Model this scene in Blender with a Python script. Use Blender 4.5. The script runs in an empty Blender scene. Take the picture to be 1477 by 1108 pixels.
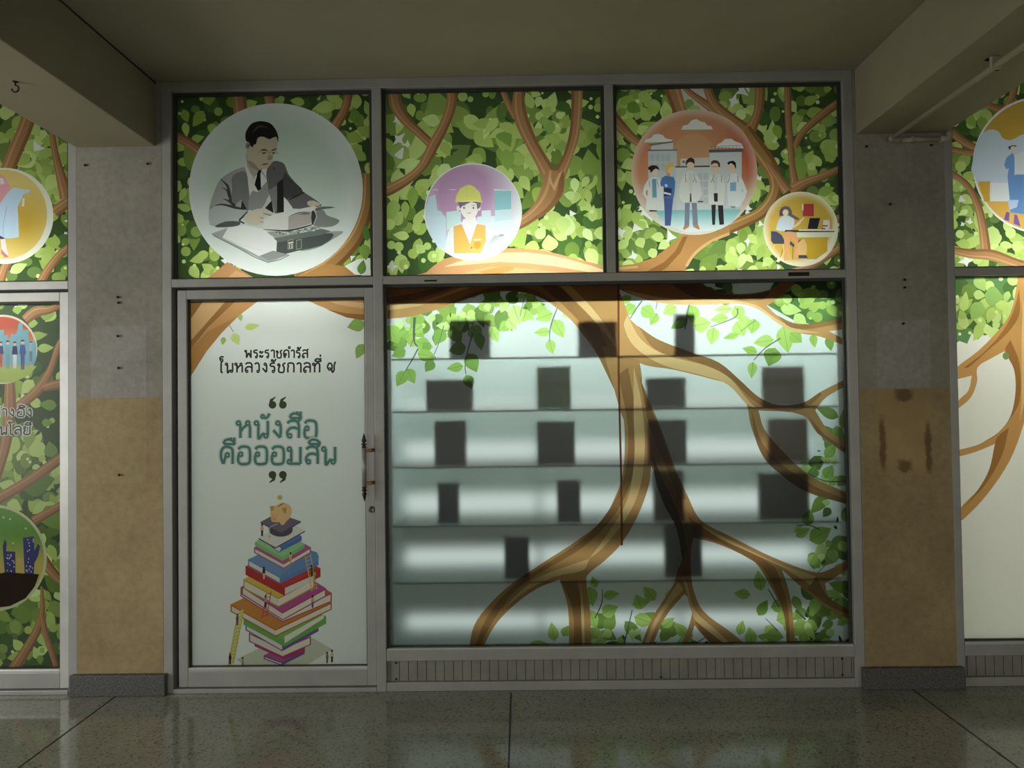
import bpy, bmesh, math, random
import numpy as np
from mathutils import Vector, Matrix
from mathutils.geometry import delaunay_2d_cdt

# ------------------------------------------------------------------ camera, light, exposure
SC = bpy.context.scene
COL = SC.collection
W, H, F = 1477.0, 1108.0, 1065.0
CAM = np.array([0.0, -3.74, 1.467])
PITCH, YAW, ROLL = [math.radians(a) for a in (1.1445, 0.6106, 0.7469)]
ROT = (Matrix.Rotation(YAW, 3, 'Z') @ Matrix.Rotation(PITCH, 3, 'X') @ Matrix.Rotation(ROLL, 3, 'Y'))
RN = np.array(ROT)
cam = bpy.data.cameras.new('camera'); camo = bpy.data.objects.new('camera', cam); COL.objects.link(camo)
cam.sensor_fit = 'HORIZONTAL'; cam.sensor_width = 36.0; cam.lens = 36.0 * F / W; cam.clip_start = 0.05
camo.matrix_world = Matrix.Translation(Vector(CAM)) @ (ROT @ Matrix(((1, 0, 0), (0, 0, -1), (0, 1, 0)))).to_4x4()
SC.camera = camo
SC.view_settings.view_transform = 'Standard'; SC.view_settings.look = 'None'
SC.view_settings.gamma = 1.0; SC.view_settings.use_curve_mapping = False
SC.view_settings.exposure = 0.0

world = bpy.data.worlds.new('dusk_sky'); SC.world = world; world.use_nodes = True
bg = world.node_tree.nodes['Background']
bg.inputs['Color'].default_value = (0.80, 0.86, 0.72, 1); bg.inputs['Strength'].default_value = 0.045

def area(name, loc, target, sx, sy, watts, col):
    l = bpy.data.lights.new(name, 'AREA'); l.shape = 'RECTANGLE'; l.size = sx; l.size_y = sy
    l.energy = watts; l.color = col
    o = bpy.data.objects.new(name, l); COL.objects.link(o); o.location = loc
    o.rotation_euler = (Vector(target) - Vector(loc)).to_track_quat('-Z', 'Y').to_euler()
    return o
# daylight from the open left end of the corridor
area('corridor_daylight', (-4.7, -2.3, 1.5), (-1.5, 0.0, 1.3), 1.8, 2.0, 62.0, (1.0, 0.98, 0.94))
# unseen fill light added behind the camera to brighten both columns
area('courtyard_daylight', (1.0, -6.9, 1.6), (0.9, 0.0, 1.5), 11.0, 2.9, 92.0, (1.0, 0.93, 0.80))
TUBE = 44.0        # emission strength of the display tubes behind the glass
CABINET_TUBE = 66.0
ROOM_LAMP = 11.0
STRIP_GLOW = 0.8

# ------------------------------------------------------------------ picture <-> place
def P(x, y, Y=0.0):
    """point of the plane Y that stands behind a pixel of the photograph"""
    d = RN @ np.array([(x - W / 2) / F, 1.0, -(y - H / 2) / F])
    t = (Y - CAM[1]) / d[1]
    return CAM + d * t
def PZ(x, y, z=0.0):
    d = RN @ np.array([(x - W / 2) / F, 1.0, -(y - H / 2) / F])
    return CAM + d * ((z - CAM[2]) / d[2])
def Q(X, Y, Z):
    c = RN.T @ (np.array([X, Y, Z]) - CAM)
    return (W / 2 + F * c[0] / c[1], H / 2 - F * c[2] / c[1])
def lin(c):
    return tuple(((v / 255) / 12.92 if v <= 10.3 else (((v / 255) + 0.055) / 1.055) ** 2.4) for v in c)

# ------------------------------------------------------------------ object helpers
def tag(o, label=None, cat=None, group=None, kind=None):
    if label: o['label'] = label
    if cat: o['category'] = cat
    if group: o['group'] = group
    if kind: o['kind'] = kind
    return o
def empty(name, loc=(0, 0, 0), parent=None):
    o = bpy.data.objects.new(name, None); COL.objects.link(o); o.location = loc
    o.empty_display_size = 0.05
    if parent: o.parent = parent
    return o
def link(name, me, mats, parent=None):
    o = bpy.data.objects.new(name, me); COL.objects.link(o)
    for m in (mats if isinstance(mats, (list, tuple)) else [mats]): me.materials.append(m)
    if parent is not None:
        o.parent = parent; o.matrix_parent_inverse = Matrix.Translation(-wloc(parent))
    return o
def wloc(o):
    v = Vector(o.location)
    if o.parent: v = v + wloc(o.parent) + o.matrix_parent_inverse.translation
    return v
class MB:
    def __init__(s): s.bm = bmesh.new()
    def box(s, a, b, bev=0.0, mat=0):
        a, b = Vector(a), Vector(b)
        r = bmesh.ops.create_cube(s.bm, size=1.0, matrix=Matrix.Translation((a + b) / 2) @ Matrix.Diagonal((*[abs(v) for v in (b - a)], 1)))
        vs = r['verts']
        fs = {f for v in vs for f in v.link_faces}
        for f in fs: f.material_index = mat
        if bev:
            es = list({e for v in vs for e in v.link_edges})
            bmesh.ops.bevel(s.bm, geom=es, offset=bev, segments=2, affect='EDGES', profile=0.5)
        return s
    def tube(s, pts, r, n=12, cap=True):
        pts = [Vector(p) for p in pts]; rings = []
        rs = r if isinstance(r, (list, tuple)) else [r] * len(pts)
        nrm = None
        for i, p in enumerate(pts):
            t = (pts[min(i + 1, len(pts) - 1)] - pts[max(i - 1, 0)]).normalized()
            if nrm is None: nrm = t.orthogonal().normalized()
            nrm = (nrm - t * nrm.dot(t)).normalized()
            b = t.cross(nrm)
            rings.append([s.bm.verts.new(p + (nrm * math.cos(a) + b * math.sin(a)) * rs[i]) for a in [k * 2 * math.pi / n for k in range(n)]])
        for A, B in zip(rings, rings[1:]):
            for k in range(n):
                f = s.bm.faces.new((A[k], A[(k + 1) % n], B[(k + 1) % n], B[k])); f.smooth = True
        if cap:
            s.bm.faces.new(rings[0][::-1]); s.bm.faces.new(rings[-1])
        return s
    def lathe(s, prof, c, n=16, axis='Z'):
        """prof: (radius, height) pairs"""
        c = Vector(c); rings = []
        for r, h in prof:
            ring = []
            for k in range(n):
                a = k * 2 * math.pi / n
                u, v = r * math.cos(a), r * math.sin(a)
                ring.append(s.bm.verts.new(c + (Vector((u, v, h)) if axis == 'Z' else Vector((u, -h, v)))))
            rings.append(ring)
        for A, B in zip(rings, rings[1:]):
            for k in range(n):
                f = s.bm.faces.new((A[k], A[(k + 1) % n], B[(k + 1) % n], B[k])); f.smooth = True
        s.bm.faces.new(rings[0][::-1]); s.bm.faces.new(rings[-1])
        return s
    def quad(s, pts, mat=0):
        f = s.bm.faces.new([s.bm.verts.new(Vector(p)) for p in pts]); f.material_index = mat
        return s
    def build(s, name, mats, parent=None):
        bmesh.ops.recalc_face_normals(s.bm, faces=s.bm.faces[:])
        me = bpy.data.meshes.new(name); s.bm.to_mesh(me); s.bm.free()
        return link(name, me, mats, parent)

# ------------------------------------------------------------------ materials
class N:
    def __init__(s, name):
        s.m = bpy.data.materials.new(name); s.m.use_nodes = True
        s.t = s.m.node_tree; s.t.nodes.clear(); s.out = s('OutputMaterial')
    def __call__(s, typ, **kw):
        n = s.t.nodes.new('ShaderNode' + typ)
        for k, v in kw.items():
            if k in n.inputs: n.inputs[k].default_value = v
            else: setattr(n, k, v)
        return n
    def l(s, a, b): s.t.links.new(a, b)
    def coord(s): return s('TexCoord').outputs['Object']
    def noise(s, scale, detail=4, rough=0.55, vec=None):
        n = s('TexNoise', Scale=scale, Detail=detail, Roughness=rough)
        s.l(vec if vec else s.coord(), n.inputs['Vector']); return n.outputs['Fac']
    def ramp(s, fac, stops):
        r = s('ValToRGB'); e = r.color_ramp.elements
        while len(e) < len(stops): e.new(0.5)
        for el, (p, c) in zip(e, stops): el.position = p; el.color = (*c[:3], 1)
        s.l(fac, r.inputs['Fac']); return r.outputs['Color']
    def mixc(s, f, a, b, mode='MIX'):
        n = s('Mix', data_type='RGBA', blend_type=mode)
        for sock, v in ((n.inputs[0], f), (n.inputs[6], a), (n.inputs[7], b)):
            if hasattr(v, 'is_output'): s.l(v, sock)
            else: sock.default_value = v if isinstance(v, float) else (*v[:3], 1)
        return n.outputs[2]
    def bump(s, h, strength=0.2, dist=0.01):
        b = s('Bump', Strength=strength, Distance=dist); s.l(h, b.inputs['Height']); return b.outputs['Normal']
    def done(s, sh):
        s.l(sh, s.out.inputs['Surface']); return s.m
def principled(name, col, rough=0.5, metal=0.0, var=0.12, scale=9.0, bump=0.0, bscale=60.0, spec=0.5):
    n = N(name); b = n('BsdfPrincipled', Roughness=rough, Metallic=metal)
    b.inputs['Specular IOR Level'].default_value = spec
    c = lin(col)
    lo, hi = [tuple(min(1, v * k) for v in c) for k in (1 - var, 1 + var)]
    n.l(n.ramp(n.noise(scale), [(0.3, lo), (0.7, hi)]), b.inputs['Base Color'])
    if bump: n.l(n.bump(n.noise(bscale, 3), bump, 0.004), b.inputs['Normal'])
    return n.done(b.outputs[0])

M = {}
M['alu'] = principled('anodised_aluminium', (164, 166, 163), 0.45, 0.2, 0.10, 5.0, 0.03, 90)
M['alu_dark'] = principled('dark_gasket', (52, 54, 50), 0.6, 0.0, 0.2)
M['alu_light'] = principled('bright_ledge_aluminium', (196, 198, 194), 0.38, 0.3, 0.08)  # lighter copy of the frame aluminium, with light falling on it put into the colour
M['vent'] = principled('vent_panel_paint', (142, 142, 134), 0.55, 0.2, 0.12)
M['iron'] = principled('rusty_iron', (48, 42, 34), 0.7, 0.5, 0.3, 60)
M['bronze'] = principled('dark_bronze', (62, 62, 50), 0.4, 0.8, 0.25, 60)
M['brass'] = principled('worn_brass', (140, 98, 48), 0.45, 0.6, 0.25, 60)
M['steel'] = principled('brushed_steel_bar', (158, 158, 154), 0.4, 0.25, 0.1, 30)
M['chrome'] = principled('dull_steel', (120, 120, 116), 0.4, 0.8, 0.1)
M['ceiling'] = principled('ceiling_paint', (160, 154, 134), 0.85, 0, 0.05, 1.5, 0.06, 40, 0.2)
M['beam'] = principled('beam_paint', (152, 146, 124), 0.85, 0, 0.06, 2.0, 0.06, 40, 0.2)
M['pipe'] = principled('painted_pipe', (168, 164, 144), 0.6, 0, 0.06, 6.0)
M['white'] = principled('interior_white_paint', (206, 212, 210), 0.7, 0, 0.03, 2.0)
M['cabinet'] = principled('cabinet_white_laminate', (214, 222, 220), 0.55, 0, 0.02, 2.0)
M['stone'] = principled('dark_terrazzo_plinth', (88, 90, 88), 0.6, 0, 0.55, 120, 0.1, 200)
M['bulk'] = principled('bulkhead_grey_paint', (140, 142, 138), 0.8)
M['tile_in'] = principled('interior_floor_tile', (200, 200, 195), 0.4, 0, 0.05, 3)
# column paint: a pale grey band above, old cream paint below, patches and stains
def column_mat(name, grey, cream, patch):
    n = N(name); b = n('BsdfPrincipled', Roughness=0.8); b.inputs['Specular IOR Level'].default_value = 0.25
    v = n.coord(); nz = n.noise(3.0, 6, 0.6); nf = n.noise(26.0, 5, 0.65)
    c = lin(cream if not grey else patch)
    base = n.ramp(nz, [(0.30, [k * 0.80 for k in c]), (0.52, c), (0.74, [min(1, k * 1.16) for k in c])])
    fine = n.ramp(nf, [(0.35, (0.86, 0.84, 0.80)), (0.6, (1, 1, 1))])
    n.l(n.mixc(1.0, base, fine, 'MULTIPLY'), b.inputs['Base Color'])
    n.l(n.bump(nf, 0.12, 0.004), b.inputs['Normal'])
    return n.done(b.outputs[0])
M['c_grey'] = column_mat('column_grey_paint', True, None, (152, 151, 141))
M['c_greypatch'] = column_mat('column_pale_patch', True, None, (160, 160, 155))
M['c_cream'] = column_mat('column_cream_paint', False, (164, 148, 112), None)
M['c_creampatch'] = column_mat('column_cream_patch', False, (168, 153, 115), None)
M['c_stain'] = column_mat('column_dark_stain', False, (116, 98, 64), None)

def terrazzo():
    n = N('polished_terrazzo'); b = n('BsdfPrincipled', Roughness=0.2); b.inputs['Specular IOR Level'].default_value = 0.5
    v = n.coord()
    vo = n('TexVoronoi', Scale=120.0); n.l(v, vo.inputs['Vector'])
    spk = n.ramp(vo.outputs['Color'], [(0.16, lin((104, 104, 95))), (0.26, lin((140, 140, 130))), (0.8, lin((156, 155, 142)))])
    big = n.ramp(n.noise(1.4, 6, 0.65), [(0.3, (0.70, 0.70, 0.68)), (0.7, (1, 1, 1))])
    n.l(n.mixc(1.0, spk, big, 'MULTIPLY'), b.inputs['Base Color'])
    r = n('MapRange'); r.inputs[3].default_value = 0.05; r.inputs[4].default_value = 0.17
    n.l(n.noise(5.0, 6, 0.7), r.inputs[0]); n.l(r.outputs[0], b.inputs['Roughness'])
    b.inputs['IOR'].default_value = 1.6; n.l(n.bump(n.noise(9.0, 3), 0.012, 0.01), b.inputs['Normal'])
    return n.done(b.outputs[0])
M['terrazzo'] = terrazzo()
M['joint'] = principled('floor_joint', (40, 40, 36), 0.6)

def film(name, clear, alpha):
    """printed vinyl: coloured light scatters through it; the frosted film also lets blurred shapes through"""
    n = N(name)
    col = n('Attribute', attribute_name='print').outputs['Color']
    tr = n('BsdfTranslucent'); n.l(col, tr.inputs['Color'])
    df = n('BsdfDiffuse'); n.l(n.mixc(1.0, col, (0.85, 0.85, 0.85), 'MULTIPLY'), df.inputs['Color'])
    mix = n('MixShader', Fac=0.22); n.l(tr.outputs[0], mix.inputs[1]); n.l(df.outputs[0], mix.inputs[2])
    sh = mix.outputs[0]
    if clear:
        rf = n('BsdfRefraction', Roughness=alpha, IOR=1.28, distribution='BECKMANN'); n.l(col, rf.inputs['Color'])
        m2 = n('MixShader', Fac=clear); n.l(sh, m2.inputs[1]); n.l(rf.outputs[0], m2.inputs[2]); sh = m2.outputs[0]
    gl = n('BsdfGlossy', Roughness=0.22); m3 = n('MixShader', Fac=0.018)
    n.l(sh, m3.inputs[1]); n.l(gl.outputs[0], m3.inputs[2])
    return n.done(m3.outputs[0])
M['film'] = film('printed_vinyl', 0.0, 0.0)
M['frost'] = film('frosted_printed_vinyl', 0.95, 0.56)
def glass(name, tint, f):
    n = N(name); t = n('BsdfTransparent', Color=(*tint, 1)); g = n('BsdfGlossy', Roughness=0.03)
    m = n('MixShader', Fac=f); n.l(t.outputs[0], m.inputs[1]); n.l(g.outputs[0], m.inputs[2]); return n.done(m.outputs[0])
M['glass'] = glass('clear_glass', (0.97, 0.985, 0.975), 0.015)
M['shelf'] = glass('shelf_glass', (0.955, 0.985, 0.975), 0.06)
M['shelf_edge'] = principled('green_glass_edge', (62, 96, 84), 0.2)
def emit(name, col, s):
    n = N(name); e = n('Emission', Strength=s); e.inputs['Color'].default_value = (*col, 1); return n.done(e.outputs[0])
WARM = (1.0, 1.0, 0.95)
for k, v in (('tube', 1.0), ('tube_soft', 0.68), ('tube_bright', 1.1)): M[k] = emit('lit_' + k, WARM, TUBE * v)
M['led'] = emit('lit_shelf_strip', (0.90, 1.0, 0.97), STRIP_GLOW)
M['cab_tube'] = emit('lit_cabinet_tube', (0.97, 1.0, 0.99), CABINET_TUBE)

# ------------------------------------------------------------------ structure
FY = 0.036                      # plane of the printed film
Z_TOP = 3.118; Z_TB = 3.066; T0, T1 = 2.058, 2.100
def solid(name, a, b, mat, label, cat, bev=0.0):
    o = MB().box(a, b, bev).build(name, mat); return tag(o, label, cat, kind='structure')
fl = MB().box((-6.5, -7.0, -0.08), (6.5, 0.16, 0.0)).build('floor', M['terrazzo'])
tag(fl, 'polished grey speckled terrazzo floor of the corridor', 'floor', kind='structure')
jt = MB()
for p, q in (((165, 1006), (35, 1104)), ((737, 998), (733, 1107)), ((1326, 1002), (1477, 1092))):
    a = PZ(*p); x = a[0]
    jt.box((x - 0.0035, -7.0, -0.002), (x + 0.0035, -0.03, 0.0012))
jt.build('floor_joint', M['joint'], fl)
cl = MB().box((-6.5, -7.0, Z_TOP), (6.5, 0.16, Z_TOP + 0.1)).build('ceiling', M['ceiling'])
tag(cl, 'dim beige painted ceiling of the corridor', 'ceiling', kind='structure')

BZ1 = P(226, 214)[2]; BZ2 = P(1238, 191)[2]
BZ = (BZ1 + BZ2) / 2
C1 = (-2.259, -1.820); C2 = (1.709, 2.165)
beamL = tag(MB().box((C1[0], -7.0, BZ), (-1.852, 0.0, Z_TOP), 0.004).build('ceiling_beam', M['beam']),
            'beige concrete ceiling beam over the left column, with a bare hook', 'beam', kind='structure')
beamR = tag(MB().box((1.722, -7.0, BZ), (C2[1], 0.0, Z_TOP), 0.004).build('ceiling_beam', M['beam']),
            'beige concrete ceiling beam over the right column, with a pipe under it', 'beam', kind='structure')
tag(MB().box((-6.5, -3.1, 2.25), (6.5, -2.9, Z_TOP), 0.004).build('edge_beam', M['beam']), 'concrete edge beam along the open side of the corridor, behind the viewer', 'beam', kind='structure')  # out of view, added to keep fill light off the shopfront top
MB().tube([(-1.852, -7, Z_TOP - 0.006), (-1.852, 0, Z_TOP - 0.006)], 0.004, 6).build('paint_seam', M['iron'], beamL)

def column(x0, x1, label, zb, patch, stain):
    """front face laid out in painted bands"""
    root = MB()
    root.box((x0, 0.0, 0.0), (x1, 0.22, Z_TOP), 0.0, 0)
    o = root.build('column', [M['c_grey'], M['c_greypatch'], M['c_cream'], M['c_creampatch'], M['c_stain']])
    tag(o, label, 'column', kind='structure')
    y = -0.0015
    def coat(name, a, b, m, d):
        k = MB().box((a[0], -d, a[1]), (b[0], 0.0, b[1])).build(name, m, o); return k
    coat('cream_coat', (x0, 0.0), (x1, zb), M['c_cream'], 0.0004)
    px0, px1, pz0, pz1, pz2 = patch
    coat('pale_patch', (px0, zb), (px1, pz1), M['c_greypatch'], 0.0006)
    coat('cream_patch', (px0, pz0), (px1, zb - 0.004), M['c_stained'] if stain else M['c_creampatch'], 0.0008)
    return o
def stained():
    """old cream paint with the brown outline left by a notice"""
    n = N('column_stained_patch'); b = n('BsdfPrincipled', Roughness=0.85); b.inputs['Specular IOR Level'].default_value = 0.2
    co = n.coord(); sp = n('SeparateXYZ'); wob = n('TexNoise', Scale=20.0, Detail=6.0, Roughness=0.7); n.l(co, wob.inputs['Vector'])
    ad = n('VectorMath', operation='MULTIPLY_ADD'); ad.inputs[1].default_value = (0.05, 0.0, 0.07); n.l(wob.outputs['Color'], ad.inputs[0]); n.l(co, ad.inputs[2]); n.l(ad.outputs[0], sp.inputs[0])
    def mth(op, x, y=None, z=None):
        k = n('Math', operation=op)
        for s_, v in zip(k.inputs, (x, y, z)):
            if v is None: continue
            if hasattr(v, 'is_output'): n.l(v, s_)
            else: s_.default_value = v
        return k.outputs[0]
    def near(axis, c, w): return mth('SUBTRACT', 1.0, mth('MINIMUM', 1.0, mth('DIVIDE', mth('ABSOLUTE', mth('SUBTRACT', sp.outputs[axis], c)), w)))
    def spot(px, py, wx, wz):
        p = P(px, py); return mth('MULTIPLY', near(0, p[0] + 0.025, wx), mth('MINIMUM', 1.0, mth('MULTIPLY', 2.0, near(2, p[2] + 0.035, wz))))
    m = mth('MAXIMUM', mth('MAXIMUM', spot(1273, 640, 0.022, 0.15), spot(1339, 646, 0.020, 0.15)), mth('MAXIMUM', spot(1305, 672, 0.045, 0.035), spot(1304, 569, 0.06, 0.04)))
    m = mth('MINIMUM', 0.7, mth('MULTIPLY', m, 1.2))
    base = n.ramp(n.noise(3.0, 6, 0.6), [(0.3, lin((150, 130, 92))), (0.7, lin((178, 156, 112)))])
    n.l(n.mixc(m, base, lin((84, 66, 42))), b.inputs['Base Color'])
    return n.done(b.outputs[0])
M['c_stained'] = stained()
c1 = column(*C1, 'left column, pale grey above and cream below with clean patches', P(172, 574)[2],
            (P(131, 500)[0], P(212, 500)[0], P(170, 697)[2], P(170, 470)[2], 0), False)
c2 = column(*C2, 'right column, grey above and dark cream below with a brown smudged square', P(1305, 560)[2],
            (P(1264, 500)[0], P(1342, 500)[0], P(1305, 685)[2], P(1305, 462)[2], 0), True)
def base(x0, x1, label, z):
    o = MB().box((x0 - 0.022, -0.034, 0.0), (x1 + 0.022, 0.0, z), 0.004).build('baseboard', M['stone'])
    return tag(o, label, 'plinth', kind='structure')
o = base(*C1, 'dark speckled stone plinth at the foot of the left column', 0.105); o.name = 'baseboard_left'
o = base(*C2, 'dark speckled stone plinth at the foot of the right column', 0.105); o.name = 'baseboard_right'

# shop room behind the glass
RY = 2.6
for nm, a, b, lab in (('wall_back', (-4.6, RY, 0), (4.6, RY + 0.1, 3.3), 'white back wall of the lit shop room'),
                      ('wall_left', (-4.7, 0.16, 0), (-4.6, RY, 3.3), 'white left wall of the lit shop room'),
                      ('wall_right', (4.6, 0.16, 0), (4.7, RY, 3.3), 'white right wall of the lit shop room')):
    solid(nm, a, b, M['white'], lab, 'wall')
solid('trim_1', (-4.6, 0.16, -0.08), (4.6, RY, 0.0), M['tile_in'], 'pale tiled floor inside the shop', 'floor')
solid('trim_2', (-4.6, 0.16, Z_TOP + 0.06), (4.6, RY, Z_TOP + 0.16), M['white'], 'white ceiling inside the shop', 'ceiling')

# ------------------------------------------------------------------ aluminium frames
JL = (-1.820, -1.772); M1 = (-0.7395, -0.6907); M2 = (0.4508, 0.4957); JR = (1.660, 1.709)
SILL = 0.2076
D0 = 0.085
def bar(name, a, b, root, mat='alu', bev=0.003): return MB().box(a, b, bev).build(name, M[mat], root)
f1 = empty('trim_3', ((JL[0] + JR[1]) / 2, 0.0, 0.0))
tag(f1, 'grey aluminium shopfront frame between the two columns', 'window frame', kind='structure')
bar('jamb', (JL[0], 0.0, 0.0), (JL[1], D0, Z_TOP), f1)
bar('jamb', (JR[0], 0.0, 0.0), (JR[1], D0, Z_TOP), f1)
bar('head_bar', (JL[1], 0.0, Z_TB), (JR[0], D0, Z_TOP), f1)
bar('mullion', (M1[0], -0.002, 0.0), (M1[1], D0, Z_TB), f1)
bar('mullion', (M2[0], 0.0, T1), (M2[1], D0, Z_TB), f1)
bar('transom', (JL[1], 0.0, T0), (M1[0], D0, T1), f1)
bar('transom', (M1[1], 0.0, T0), (JR[0], D0, T1), f1)
bar('sill', (M1[1], 0.0, 0.152), (JR[0], D0, SILL), f1)
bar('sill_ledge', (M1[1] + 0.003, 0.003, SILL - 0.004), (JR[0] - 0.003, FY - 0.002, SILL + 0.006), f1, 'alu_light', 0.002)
bar('bottom_rail', (M1[1], 0.0, 0.0), (JR[0], D0, 0.045), f1)
bar('threshold', (JL[1], -0.004, 0.0), (M1[0], D0, 0.022), f1)
def vent(x0, x1, parent):
    m = MB(); m.box((x0, 0.022, 0.045), (x1, 0.04, 0.152))
    x = x0 + 0.020
    while x < x1 - 0.01:
        w = min(0.0405, x1 - 0.004 - x); m.box((x, 0.015, 0.047), (x + w + 0.002, 0.024, 0.150), 0.002); x += 0.0455
    return m.build('vent_panel', M['vent'], parent)
vent(M1[1], JR[0], f1)
for x, z in ((-0.645, 0.139), (-0.645, 0.058), (0.69, 0.056), (1.60, 0.139), (1.60, 0.058)):
    MB().lathe([(0.005, 0), (0.005, 0.004), (0.002, 0.006)], (x, 0.015, z), 10, 'Y').build('screw', M['iron'], f1)
MB().box(P(1137, 393) + np.array([0, -0.004, 0]), P(1167, 398) + np.array([0, 0.003, 0]), 0.001).build('notch', M['iron'], f1)
MB().box(P(612, 404) + np.array([0, -0.003, 0]), P(630, 406) + np.array([0, 0.003, 0]), 0.001).build('notch', M['iron'], f1)

bar('door_stop', (JL[1], 0.055, 0.02), (JL[1] + 0.055, D0, T0), f1, 'alu_dark', 0); bar('door_stop', (M1[0] - 0.03, 0.055, 0.02), (M1[0], D0, T0), f1, 'alu_dark', 0)
bar('door_stop', (JL[1] + 0.055, 0.055, 2.012), (M1[0] - 0.03, D0, T0), f1, 'alu_dark', 0); bar('door_stop', (JL[1] + 0.055, 0.055, 0.02), (M1[0] - 0.03, D0, 0.06), f1, 'alu_dark', 0)
# left neighbour bay and right neighbour bay
LJ = (-2.304, -2.259); RJ = (2.165, 2.206)
f0 = empty('trim_4', (-3.0, 0.0, 0.0)); tag(f0, 'pale aluminium shopfront frame left of the left column', 'window frame', kind='structure')
bar('jamb', (LJ[0], 0.0, 0.0), (LJ[1], D0, Z_TOP), f0); bar('head_bar', (-3.6, 0.0, Z_TB), (LJ[0], D0, Z_TOP), f0)
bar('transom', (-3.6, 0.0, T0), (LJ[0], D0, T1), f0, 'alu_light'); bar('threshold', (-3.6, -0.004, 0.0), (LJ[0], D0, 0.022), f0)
bar('door_stop', (-3.6, 0.055, 2.012), (LJ[0], D0, T0), f0, 'alu_dark', 0); bar('door_stop', (-3.6, 0.055, 0.02), (LJ[0], D0, 0.06), f0, 'alu_dark', 0); bar('door_stop', (LJ[0] - 0.03, 0.055, 0.06), (LJ[0], D0, 2.012), f0, 'alu_dark', 0)
f2 = empty('trim_5', (3.0, 0.0, 0.0)); tag(f2, 'grey aluminium shopfront frame right of the right column', 'window frame', kind='structure')
bar('jamb', (RJ[0], 0.0, 0.0), (RJ[1], D0, Z_TOP), f2); bar('head_bar', (RJ[1], 0.0, Z_TB), (3.6, D0, Z_TOP), f2)
bar('transom', (RJ[1], 0.0, T0), (3.6, D0, T1), f2); bar('sill', (RJ[1], 0.0, 0.152), (3.6, D0, SILL), f2)
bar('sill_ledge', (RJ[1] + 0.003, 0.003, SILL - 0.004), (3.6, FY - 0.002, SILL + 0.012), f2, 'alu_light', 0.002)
bar('bottom_rail', (RJ[1], 0.0, 0.0), (3.6, D0, 0.045), f2); vent(RJ[1], 3.6, f2)

# window panes: bead + glass behind the film
def window(n, x0, x1, z0, z1, label, b=0.017):
    r = empty('window_%d' % n, ((x0 + x1) / 2, 0.03, z0)); tag(r, label, 'window', kind='structure')
    m = MB()
    for a, c in (((x0, z0), (x0 + b, z1)), ((x1 - b, z0), (x1, z1)), ((x0 + b, z1 - b), (x1 - b, z1)), ((x0 + b, z0), (x1 - b, z0 + 0.008))):
        m.box((a[0], FY - 0.014, a[1]), (c[0], FY + 0.02, c[1]), 0.001)
    m.build('glazing_bead', M['alu_dark'], r)
    MB().box((x0 + 0.004, FY + 0.0035, z0 + 0.003), (x1 - 0.004, FY + 0.0085, z1 - 0.003)).build('glass', M['glass'], r)
    return (x0 + b - 0.001, x1 - b + 0.001, z0 + 0.007, z1 - b + 0.001)
R1 = window(1, JL[1], M1[0], T1, Z_TB, 'upper window over the door, beside the left column')
R2 = window(2, M1[1], M2[0], T1, Z_TB, 'upper window in the middle of the shopfront')
R3 = window(3, M2[1], JR[0], T1, Z_TB, 'upper window beside the right column')
R4 = window(4, M1[1], JR[0], SILL + 0.002, T0, 'large lower shop window with shelves behind it', 0.014)
R5 = window(5, -3.6, LJ[0], T1, Z_TB, 'upper window beyond the left column')
R6 = window(6, RJ[1], 3.6, T1, Z_TB, 'upper window beyond the right column', 0.003)
R7 = window(7, RJ[1], 3.6, SILL + 0.012, T0, 'large lower window beyond the right column', 0.003)

# doors
def door(n, x0, x1, label, m='alu'):
    r = empty('door_%d' % n, ((x0 + x1) / 2, 0.02, 0.024)); tag(r, label, 'door', kind='structure')
    y0, y1 = 0.008, 0.052; zt = 2.044; s = 0.047
    bar('stile', (x0, y0, 0.028), (x0 + s, y1, zt), r, m); bar('stile', (x1 - s, y0, 0.028), (x1, y1, zt), r, m)
    bar('top_rail', (x0 + s, y0, 1.997), (x1 - s, y1, zt), r, m); bar('bottom_rail', (x0 + s, y0, 0.028), (x1 - s, y1, 0.108), r)
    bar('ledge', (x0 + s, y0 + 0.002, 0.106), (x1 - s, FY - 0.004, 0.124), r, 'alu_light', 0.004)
    m = MB()
    for a, c in (((x0 + s, 0.108), (x0 + s + 0.010, 1.997)), ((x1 - s - 0.006, 0.108), (x1 - s, 1.997)), ((x0 + s, 1.986), (x1 - s, 1.997)), ((x0 + s, 0.122), (x1 - s, 0.128))):
        m.box((a[0], FY - 0.012, a[1]), (c[0], FY + 0.012, c[1]))
    m.build('glazing_bead', M['alu_dark'], r)
    MB().box((x0 + s + 0.002, FY + 0.0035, 0.11), (x1 - s - 0.002, FY + 0.0085, 1.994)).build('glass', M['glass'], r)
    return r, (x0 + s + 0.009, x1 - s - 0.005, 0.127, 1.987)
dr1, RD = door(1, -1.746, -0.741, 'aluminium glass door with a turned bronze pull handle')
dr0, RL = door(2, -3.30, -2.306, 'aluminium glass door beyond the left column', 'alu_light')  # stiles and top rail use the aluminium copy with daylight in its colour
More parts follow.
